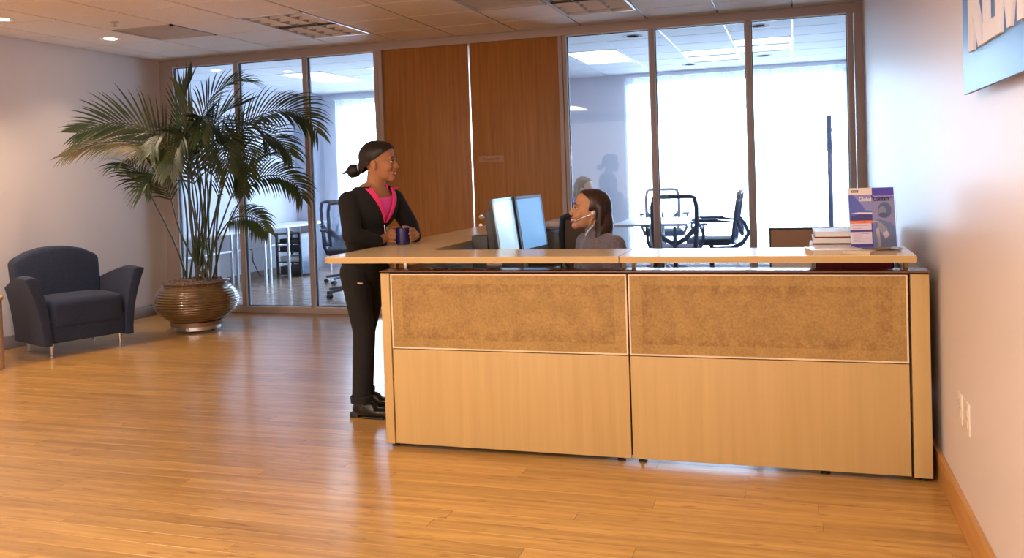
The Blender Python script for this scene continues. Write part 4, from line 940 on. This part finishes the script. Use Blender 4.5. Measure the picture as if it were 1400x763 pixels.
# --- the standing woman
def standing_woman():
    t = thing('person', 'standing woman in black zip jacket with black bun, holding a blue mug at the counter', 'person', (-2.38, 4.62, 0))
    o = Vector((-2.38, 4.62, 0)); A = lambda px, py, Y: at(px, py, Y=Y)-o
    HT = Matrix.Translation(A(518.5, 221.5, 4.62)) @ basis(rad(8), rad(-2), 0)
    hd = A(518.5, 221.5, 4.62)
    pel = A(499, 366, 4.62); wst = A(501, 326, 4.62); chs = A(510, 278, 4.62); nk = A(513, 254, 4.63); 
    rt = Vector((-.40, -.915, 0)); fw = Vector((.915, -.40, 0))
    sR = chs+rt*.150+Vector((-.02, 0, .015)); sL = chs-rt*.145+Vector((0.01, 0, .015))
    eR = A(481, 322, 4.40); wR = A(517, 330, 4.55); eL = A(561, 309, 4.86); wL = A(568, 324, 4.78)
    hpR = pel+rt*.075+Vector((0, 0, -.02)); hpL = pel-rt*.075+Vector((0, 0, -.02))
    kR = A(497, 452, 4.54); aR = A(494, 548, 4.52); kL = A(499, 452, 4.72); aL = A(499, 540, 4.72)
    aR.z = .09; aL.z = .09
    b = MB(); head_blobs(b, HT, 1.0)
    b.cap(hd+Vector((-.022, 0, -.06)), .050, nk+Vector((0, 0, -.01)), .054)
    R_ = Matrix(((fw.x, -rt.x, 0), (fw.y, -rt.y, 0), (0, 0, 1)))
    b.ell(chs, (.085, .135, .13), R=R_); b.ell(wst, (.075, .105, .13), R=R_); b.ell(pel, (.09, .135, .11), R=R_)
    b.cap(sR, .048, eR, .036); b.cap(eR, .036, wR, .024); b.cap(sL, .048, eL, .036); b.cap(eL, .036, wL, .024)
    b.cap(nk+Vector((0, 0, -.03)), .06, chs+Vector((0, 0, .04)), .08)
    b.cap(hpR, .07, kR, .045); b.cap(kR, .045, aR, .03); b.cap(hpL, .07, kL, .045); b.cap(kL, .045, aL, .03)
    # hands round the mug
    m = Vector((-2.158, 4.69, CT))-o
    def mg(ang, r, z): return m+Vector((r*cos(rad(ang)), r*sin(rad(ang)), z))
    palm = mg(200, .100, .045)
    hand(b, wR, palm, [[mg(210, .082, .080), mg(222, .064, .085), mg(238, .053, .082)], [mg(208, .084, .061), mg(222, .066, .063), mg(241, .052, .061)], [mg(207, .083, .041), mg(222, .065, .041), mg(239, .052, .041)], [mg(206, .080, .021), mg(221, .063, .020), mg(234, .052, .021)]],
         [mg(188, .082, .082), mg(180, .066, .098), mg(165, .054, .100)])
    palm = mg(52, .078, .05)
    hand(b, wL, palm, [[mg(34, .066, .084), mg(14, .056, .086), mg(-8, .050, .083)], [mg(36, .067, .064), mg(14, .057, .064), mg(-14, .050, .063)], [mg(36, .066, .044), mg(14, .056, .042), mg(-10, .050, .042)], [mg(38, .064, .024), mg(18, .055, .022), mg(-2, .050, .022)]],
         [mg(72, .066, .086), mg(92, .056, .098), mg(115, .050, .100)])
    body = b.build('body', M_skin1, t, voxel=.0042, sm=3, sf=.5)
    face_parts(HT, body, M_hair1, mat('lips_rose', (.33, .09, .075), .4))
    # hair: cap pulled back, bun at the nape
    h = MB()
    h.ell((-.022, 0, .036), (.096, .083, .088), M=HT); h.ell((-.052, 0, -.005), (.068, .074, .075), M=HT); h.ell((.012, 0, .058), (.080, .077, .062), M=HT); h.ell((-.06, 0, .03), (.062, .07, .075), M=HT)
    for s in (-1, 1): h.ell((-.015, s*.064, .022), (.032, .016, .034), M=HT)
    h.cap(Vector((-.085, 0, -.035)), .05, Vector((-.11, 0, -.04)), .03, M=HT)
    ho = h.build('hair', M_hair1, body, voxel=.005, sm=5)
    cut_clean(ho, HT, [((-.022, 0, 0), (1, 0, -1.3)), ((0, 0, -.006), (0, 0, 1)), ((-.038, 0, 0), (1, 0, 0)), ((0, 0, -.078), (0, 0, 1))],
              lambda q: (q.x > -.022+1.3*q.z and q.z < .105) or (q.z < -.006 and q.x > -.038) or q.z < -.078)
    bn = MB(); bn.ell((-.150, 0, -.050), (.043, .040, .040), M=HT); bn.ell((-.165, .012, -.062), (.03, .03, .03), M=HT)
    for k in range(7): bn.tube([(-.165, .01*(k-3), -.06), (-.195, .012*(k-3), -.066+.004*k), (-.22, .014*(k-3), -.07+.006*k)], [.008, .005, .0015], 6, M=HT)
    bn.build('bun', M_hair1, body, voxel=.004, sm=3)
    MB().lathe([(.026, -.006), (.031, 0), (.026, .006)], n=20, M=HT @ Matrix.Translation((-.118, 0, -.036)) @ Matrix.Rotation(rad(80), 4, 'Y'), cap=False).build('hair_band', mat('hair_band', (.6, .6, .65), .3), body)
    for s in (-1, 1): MB().ell((-.004, s*.084, -.040), (.003, .003, .003), M=HT, nu=8, nv=6).build('earring', M_alu, body)
    # pink shirt and black jacket
    sh = MB(); sh.ell(chs, (.098, .145, .14), R=R_); sh.ell(wst, (.088, .118, .13), R=R_); sh.cap(chs+Vector((0, 0, .06)), .085, nk+Vector((0, 0, -.045)), .066)
    so = sh.build('shirt', mat('pink_shirt', (.80, .085, .42), .8), t, voxel=.007, sm=4)
    zc = nk.z-.035
    cut_faces(so, lambda c: c.z > zc+.015-.55*max(0, (c-nk).dot(fw)))
    j = MB(); j.ell(chs+Vector((0, 0, -.01)), (.115, .163, .150), R=R_); j.ell(wst, (.106, .135, .15), R=R_); j.ell(pel+Vector((0, 0, .035)), (.112, .148, .10), R=R_)
    j.cap(chs+Vector((0, 0, .055)), .10, nk+Vector((-.008, 0, -.035)), .073)
    j.cap(nk+rt*.03+Vector((-.01, 0, -.05)), .052, sR, .060); j.cap(nk-rt*.03+Vector((-.01, 0, -.05)), .052, sL, .060)
    j.cap(sR, .062, eR, .053); j.cap(eR, .054, wR-(wR-eR).normalized()*.012, .038); j.cap(sL, .062, eL, .052); j.cap(eL, .053, wL-(wL-eL).normalized()*.005, .036)
    jo = j.build('jacket', mat('black_fleece', (.0065, .006, .007), .95, bump=(160, .4)), t, voxel=.0075, sm=5)
    from mathutils.bvhtree import BVHTree
    bvh = BVHTree.FromPolygons([v.co for v in jo.data.vertices], [p.vertices for p in jo.data.polygons]); VD = .212
    def front(s, z):
        p = nk+rt*s+Vector((0, 0, z)); h = bvh.ray_cast(p+fw*.5, -fw); return (h[0] if h[0] else p+fw*.07)
    def vneck(c):
        d = c-nk; f = d.dot(fw); s = d.dot(rt); z = d.z+VD
        if f > .02 and z > 0 and abs(s) < .008+.40*z: return True
        return c.z > nk.z-.004
    cl = MB()
    for sd in (-1, 1):
        rr_ = []
        for i in range(13):
            z = VD*.94*i/12; s0 = .004+.40*z; s1 = s0+.006+.024*min(1, i/9)
            a = front(sd*s0, z-VD); b_ = front(sd*s1, z-VD)
            rr_.append([a+fw*-.012, a+fw*.006, b_+fw*.007, b_+fw*.001])
        cl.loft(rr_)
    cut_faces(jo, vneck)
    cl.build('collar_lining', mat('hot_pink_lining', (.80, .035, .20), .7), jo, smooth=True)
    # standing collar round the neck
    rg = []
    for i in range(15):
        a = rad(55+250*i/14); cdir = fw*cos(a)+rt*sin(a); c0 = nk+Vector((-.006, 0, -.04))
        p0 = c0+cdir*.082; p1 = c0+cdir*.074+Vector((0, 0, .045)); rg.append([p0, p1, p1-cdir*.006, p0-cdir*.008])
    MB().loft(rg).build('collar', MATS['hot_pink_lining'], jo, smooth=True)
    rg = [[p+(p-nk).normalized()*.0 + Vector((0, 0, 0)) for p in r] for r in rg]
    rg2 = []
    for i in range(15):
        a = rad(55+250*i/14); cdir = fw*cos(a)+rt*sin(a); c0 = nk+Vector((-.006, 0, -.045))
        p0 = c0+cdir*.092; p1 = c0+cdir*.078+Vector((0, 0, .048)); rg2.append([p0, p1, p1-cdir*.0035, p0-cdir*.004])
    MB().loft(rg2).build('collar', MATS['black_fleece'], jo, smooth=True)
    zp = front(0, -VD-.012)+fw*.004
    MB().tube([zp, zp+Vector((.0, 0, -.045))+fw*.004], [.003, .004], 8).build('zip_pull', M_alu, jo)
    # trousers
    tr = MB(); tr.ell(pel, (.102, .140, .12), R=R_); tr.cap(hpR, .088, kR, .062); tr.cap(kR, .062, aR+Vector((0, 0, .02)), .052); tr.cap(hpL, .088, kL, .062); tr.cap(kL, .062, aL+Vector((0, 0, .02)), .052)
    to = tr.build('trousers', mat('black_trousers', (.008, .008, .009), .9, bump=(90, .4)), t, voxel=.0075, sm=4)
    MB().box(-.022, .022, -.0, .002, -.004, .004, M=Matrix.Translation(A(492, 387.5, 4.455)) @ Matrix.Rotation(rad(-25), 4, 'Z')).build('pocket_tag', mat('tag_tan', (.6, .45, .32), .5), to)
    for an in (aR, aL):
        MB().lathe([(.056, .0), (.060, .0), (.061, .035), (.056, .04)], (an.x, an.y, .085), 24, cap=False).build('cuff', MATS['black_trousers'], to, smooth=True)
    for an, yw in ((aR, rad(-3)), (aL, rad(12))):
        Tm = Matrix.Translation((an.x, an.y, 0)) @ Matrix.Rotation(yw, 4, 'Z')
        s = MB(); s.cap((0, 0, .13), .042, (-.005, 0, .06), .043, M=Tm); s.cap((-.02, 0, .048), .036, (.07, 0, .042), .037, M=Tm); s.ell((.115, 0, .034), (.068, .040, .026), M=Tm); s.ell((.04, 0, .06), (.06, .036, .034), M=Tm)
        s.box(-.055, .17, -.030, .030, .014, .024, M=Tm)
        so_ = s.build('boot', mat('black_leather', (.008, .007, .007), .30), t, voxel=.005, sm=3)
        MB().box(-.062, -.008, -.030, .030, 0, .030, M=Tm).build('heel', M_black, so_, bevel=.004)
        MB().box(.03, .155, -.034, .034, 0.0, .012, M=Tm).build('sole', M_black, so_, bevel=.004)
standing_woman()

# --- the seated receptionist
def seated_woman():
    o = Vector((-1.06, 4.90, 0)); t = thing('person', 'seated woman in grey turtleneck wearing a headset, smiling up behind the counter', 'person', o); A = lambda px, py, Y: at(px, py, Y=Y)-o
    hd = A(806.5, 288, 4.86); HT = Matrix.Translation(hd) @ basis(rad(203), rad(9), 0)
    fw = Vector((-.72, -.69, 0)).normalized(); lf = Vector((.69, -.72, 0)).normalized(); R_ = Matrix(((fw.x, lf.x, 0), (fw.y, lf.y, 0), (0, 0, 1)))
    nk = hd+Vector((.035, .01, -.128)); chs = nk+Vector((.015, 0, -.125)); pel = Vector((.06, .02, .64)); wst = chs.lerp(pel, .55)
    sL = chs+lf*.155+Vector((0, 0, .065)); sR = chs-lf*.155+Vector((0, 0, .065))
    eL = sL+Vector((-.02, -.03, -.24)); eR = sR+Vector((-.04, .03, -.24)); wL = eL+Vector((-.20, -.0, .04)); wR = eR+Vector((-.20, -.06, .04))
    b = MB(); head_blobs(b, HT); b.cap(hd+Vector((.025, .01, -.06)), .048, nk, .052)
    b.ell(chs, (.085, .135, .13), R=R_); b.ell(wst, (.08, .11, .13), R=R_); b.ell(pel, (.11, .15, .11), R=R_)
    b.cap(sR, .045, eR, .035); b.cap(eR, .035, wR, .023); b.cap(sL, .045, eL, .035); b.cap(eL, .035, wL, .023)
    legs = []
    for s, h in ((1, .08), (-1, .08)):
        hp = pel+lf*s*h+Vector((0, 0, -.01)); kn = hp+Vector((-.38, -.02, -.02)); kn.z = .57; an = kn+Vector((.02, 0, -.47)); an.z = .08
        b.cap(hp, .075, kn, .05); b.cap(kn, .05, an, .032); legs.append((hp, kn, an))
    for w_, sg_ in ((wL, 1), (wR, -1)):
        pm = w_+Vector((-.06, 0, -.005)); fs = []
        for i in range(4):
            q = pm+Vector((-.035, sg_*(-.030+.02*i), .004)); fs.append([q, q+Vector((-.03, 0, .0)), q+Vector((-.05, 0, -.014)), q+Vector((-.058, 0, -.028))])
        hand(b, w_, pm, fs, [pm+Vector((.0, -sg_*.035, -.004)), pm+Vector((-.03, -sg_*.045, -.01)), pm+Vector((-.05, -sg_*.04, -.02))])
    body = b.build('body', M_skin2, t, voxel=.0045, sm=3)
    face_parts(HT, body, M_hair2, mat('lips_red', (.42, .10, .085), .35))
    # straight shoulder-length hair
    h = MB(); h.ell((-.020, 0, .040), (.100, .088, .086), M=HT); h.ell((.008, 0, .060), (.080, .078, .060), M=HT); h.ell((-.055, 0, .0), (.072, .082, .09), M=HT)
    Rb = basis(rad(203), 0, 0); Ti = Matrix.Translation(hd) @ Rb
    h.ell((-.070, 0, -.075), (.060, .090, .105), M=Ti); h.ell((-.060, .055, -.11), (.045, .038, .10), M=Ti); h.ell((-.065, -.05, -.10), (.045, .035, .09), M=Ti)
    h.cap((-.045, .072, .02), .028, (-.035, .070, -.16), .020, M=Ti); h.cap((-.03, -.074, .02), .025, (-.03, -.07, -.15), .02, M=Ti)
    h.cap((-.05, .066, -.10), .03, (-.012, .078, -.195), .012, M=Ti)
    ho = h.build('hair', M_hair2, body, voxel=.0048, sm=5)
    cut_clean(ho, HT, [((.022, 0, 0), (1, 0, 0)), ((.022, 0, .058), (1, 0, -1.1)), ((0, 0, .0), (0, 0, 1)), ((-.020, 0, 0), (1, 0, 0)), ((0, 0, .058), (0, 0, 1)), ((0, 0, -.036), (0, 0, 1)), ((-.028, 0, 0), (1, 0, 0))],
              lambda q: q.z < .108 and q.x > (.022+1.1*(q.z-.058) if q.z > .058 else .022 if q.z > 0 else -.020 if q.z > -.036 else -.028 if q.z > -.13 else 9))
    # sweater
    M_sw = mat('grey_knit', (.125, .10, .125), .95, sheen=.3, bump=(170, .5), noise_mix=((.19, .16, .19), (1, 1, 1), 120, .4, .65))
    j = MB(); j.ell(chs, (.105, .155, .145), R=R_); j.ell(wst, (.10, .135, .15), R=R_); j.ell(pel+Vector((0, 0, .04)), (.125, .165, .10), R=R_)
    j.cap(chs+Vector((0, 0, .06)), .095, nk+Vector((0, 0, -.02)), .064); j.cap(nk+Vector((0, 0, -.03)), .068, hd+Vector((.028, .008, -.098)), .062)
    j.cap(nk+Vector((0, 0, -.045)), .058, sL, .058); j.cap(nk+Vector((0, 0, -.045)), .058, sR, .058); j.cap(chs+Vector((0, 0, .03)), .09, sL+Vector((0, 0, -.03)), .065)
    j.cap(sL, .058, eL, .05); j.cap(eL, .05, wL, .033); j.cap(sR, .058, eR, .05); j.cap(eR, .05, wR, .033)
    j.build('turtleneck', M_sw, t, voxel=.006, sm=9)
    tr = MB(); tr.ell(pel, (.12, .16, .10), R=R_)
    for hp, kn, an in legs: tr.cap(hp, .09, kn, .065); tr.cap(kn, .065, an, .045)
    tr.build('trousers', mat('dark_trousers', (.03, .025, .03), .9), t, voxel=.01, sm=3)
    for hp, kn, an in legs:
        s = MB(); s.cap(an+Vector((.03, 0, -.04)), .034, an+Vector((-.13, 0, -.052)), .027); s.build('shoe', M_black, t, voxel=.007, sm=2)
    # headset and earrings on the visible (left) side
    hs = MB().ell((-.004, .088, -.012), (.013, .007, .016), M=HT, nu=12, nv=8).build('headset', mat('silver_plastic', (.62, .6, .62), .25, .5), body, smooth=True)
    MB().tube([(.0, .090, -.016), (.03, .082, -.03), (.058, .064, -.048), (.078, .048, -.062)], .0010, 6, M=HT).build('boom', M_alu, hs)
    MB().ell((.082, .046, -.064), (.008, .006, .006), M=HT, nu=10, nv=8).build('microphone', mat('mic_foam', (.5, .47, .45), .6), hs)
    MB().tube([(-.004+.012*sin(a), .086, -.062+.020*cos(a)) for a in [2*pi*i/16 for i in range(17)]], .0016, 6, M=HT).build('hoop_earring', mat('gold', (.8, .55, .2), .2, 1.), body)
    nb = nk+fw*.075+Vector((0, 0, .0))
    for i in range(7): MB().ell(nk+fw*(.072-.002*abs(i-3))+lf*(.012*(i-1))+Vector((0, 0, -.005+.008*i)), (.006, .006, .006), nu=8, nv=6).build('bead', mat('pearl', (.7, .7, .72), .2), body)
seated_woman()

# --- the woman in purple far behind
def far_woman():
    o = Vector((-2.34, 9.95, 0)); t = thing('person', 'woman in purple top with long light brown hair seated beyond the glass', 'person', o); A = lambda px, py, Y: at(px, py, Y=Y)-o
    hd = A(799, 256.5, 9.93); yw = rad(-8); HT = Matrix.Translation(hd) @ basis(yw, rad(-14))
    nk = hd+Vector((-.03, 0, -.13)); chs = nk+Vector((-.07, 0, -.10)); pel = Vector((-.12, 0, .65)); wst = chs.lerp(pel, .5)
    R_ = Matrix.Rotation(yw, 3, 'Z'); sd = R_ @ Vector((0, 1, 0))
    b = MB(); head_blobs(b, HT); b.cap(hd+Vector((-.02, 0, -.06)), .048, nk, .05); b.ell(chs, (.09, .13, .13), R=R_); b.ell(wst, (.08, .11, .13), R=R_); b.ell(pel, (.11, .15, .1), R=R_)
    arms = []
    for s in (-1, 1):
        sh = chs+sd*s*.155+Vector((0, 0, .06)); el = sh+Vector((.05, s*.03, -.23)); wr = el+Vector((.22, -s*.08, .0)); arms.append((sh, el, wr))
        b.cap(sh, .045, el, .035); b.cap(el, .035, wr, .024)
        pm = wr+Vector((.05, 0, 0)); fs = [[pm+Vector((.035, -.03+.02*i, 0)), pm+Vector((.06, -.03+.02*i, -.004)), pm+Vector((.08, -.03+.02*i, -.014))] for i in range(4)]
        hand(b, wr, pm, fs, [pm+Vector((.0, -s*.035, 0)), pm+Vector((.03, -s*.045, -.004))])
        hp = pel+sd*s*.08; kn = hp+Vector((.38, 0, 0)); kn.z = .52; an = Vector((kn.x-.02, kn.y, .05)); b.cap(hp, .075, kn, .05); b.cap(kn, .05, an, .035); b.cap(an, .033, an+Vector((.13, 0, -.015)), .03)
    body = b.build('body', M_skin3, t, voxel=.006, sm=3)
    face_parts(HT, body, M_hair3, mat('lips_pale', (.6, .3, .28), .4), smile=False)
    h = MB(); h.ell((-.020, 0, .040), (.100, .088, .086), M=HT); h.ell((.008, 0, .060), (.080, .078, .060), M=HT); h.ell((-.055, 0, .0), (.072, .082, .09), M=HT)
    for s in (-1, 1): h.cap((-.03, s*.07, .02), .032, (-.02, s*.085, -.20), .024, M=HT)
    h.ell((-.07, 0, -.11), (.045, .09, .13), M=HT)
    ho = h.build('hair', M_hair3, body, voxel=.006, sm=4)
    cut_clean(ho, HT, [((.022, 0, 0), (1, 0, 0)), ((.022, 0, .058), (1, 0, -1.1)), ((0, 0, .0), (0, 0, 1)), ((-.020, 0, 0), (1, 0, 0)), ((0, 0, .058), (0, 0, 1)), ((0, 0, -.036), (0, 0, 1)), ((-.028, 0, 0), (1, 0, 0))],
              lambda q: q.z < .108 and q.x > (.022+1.1*(q.z-.058) if q.z > .058 else .022 if q.z > 0 else -.020 if q.z > -.036 else -.028 if q.z > -.13 else 9))
    j = MB(); j.ell(chs, (.108, .155, .14), R=R_); j.ell(wst, (.10, .13, .15), R=R_); j.ell(pel+Vector((0, 0, .04)), (.12, .16, .1), R=R_); j.cap(chs+Vector((0, 0, .06)), .09, nk+Vector((0, 0, -.04)), .06)
    for sh, el, wr in arms: j.cap(chs+Vector((0, 0, .07)), .07, sh, .06); j.cap(sh, .062, el, .05); j.cap(el, .05, wr, .036)
    j.build('purple_top', mat('purple_cloth', (.14, .03, .30), .85), t, voxel=.008, sm=4)
    tr = MB(); tr.ell(pel, (.12, .16, .1), R=R_)
    for s in (-1, 1): hp = pel+sd*s*.08; tr.cap(hp, .088, hp+Vector((.38, 0, -.06)), .062); tr.cap(hp+Vector((.38, 0, -.06)), .06, hp+Vector((.36, 0, -.45)), .045)
    tr.build('trousers', MATS['dark_trousers'], t, voxel=.01, sm=3)
far_woman()
office_chair('mesh_chair', 'dark mesh chair under the woman in purple', M_cframe, M_mesh, M_cfab, (-2.47, 9.95, 0), rad(-5), arms=False)
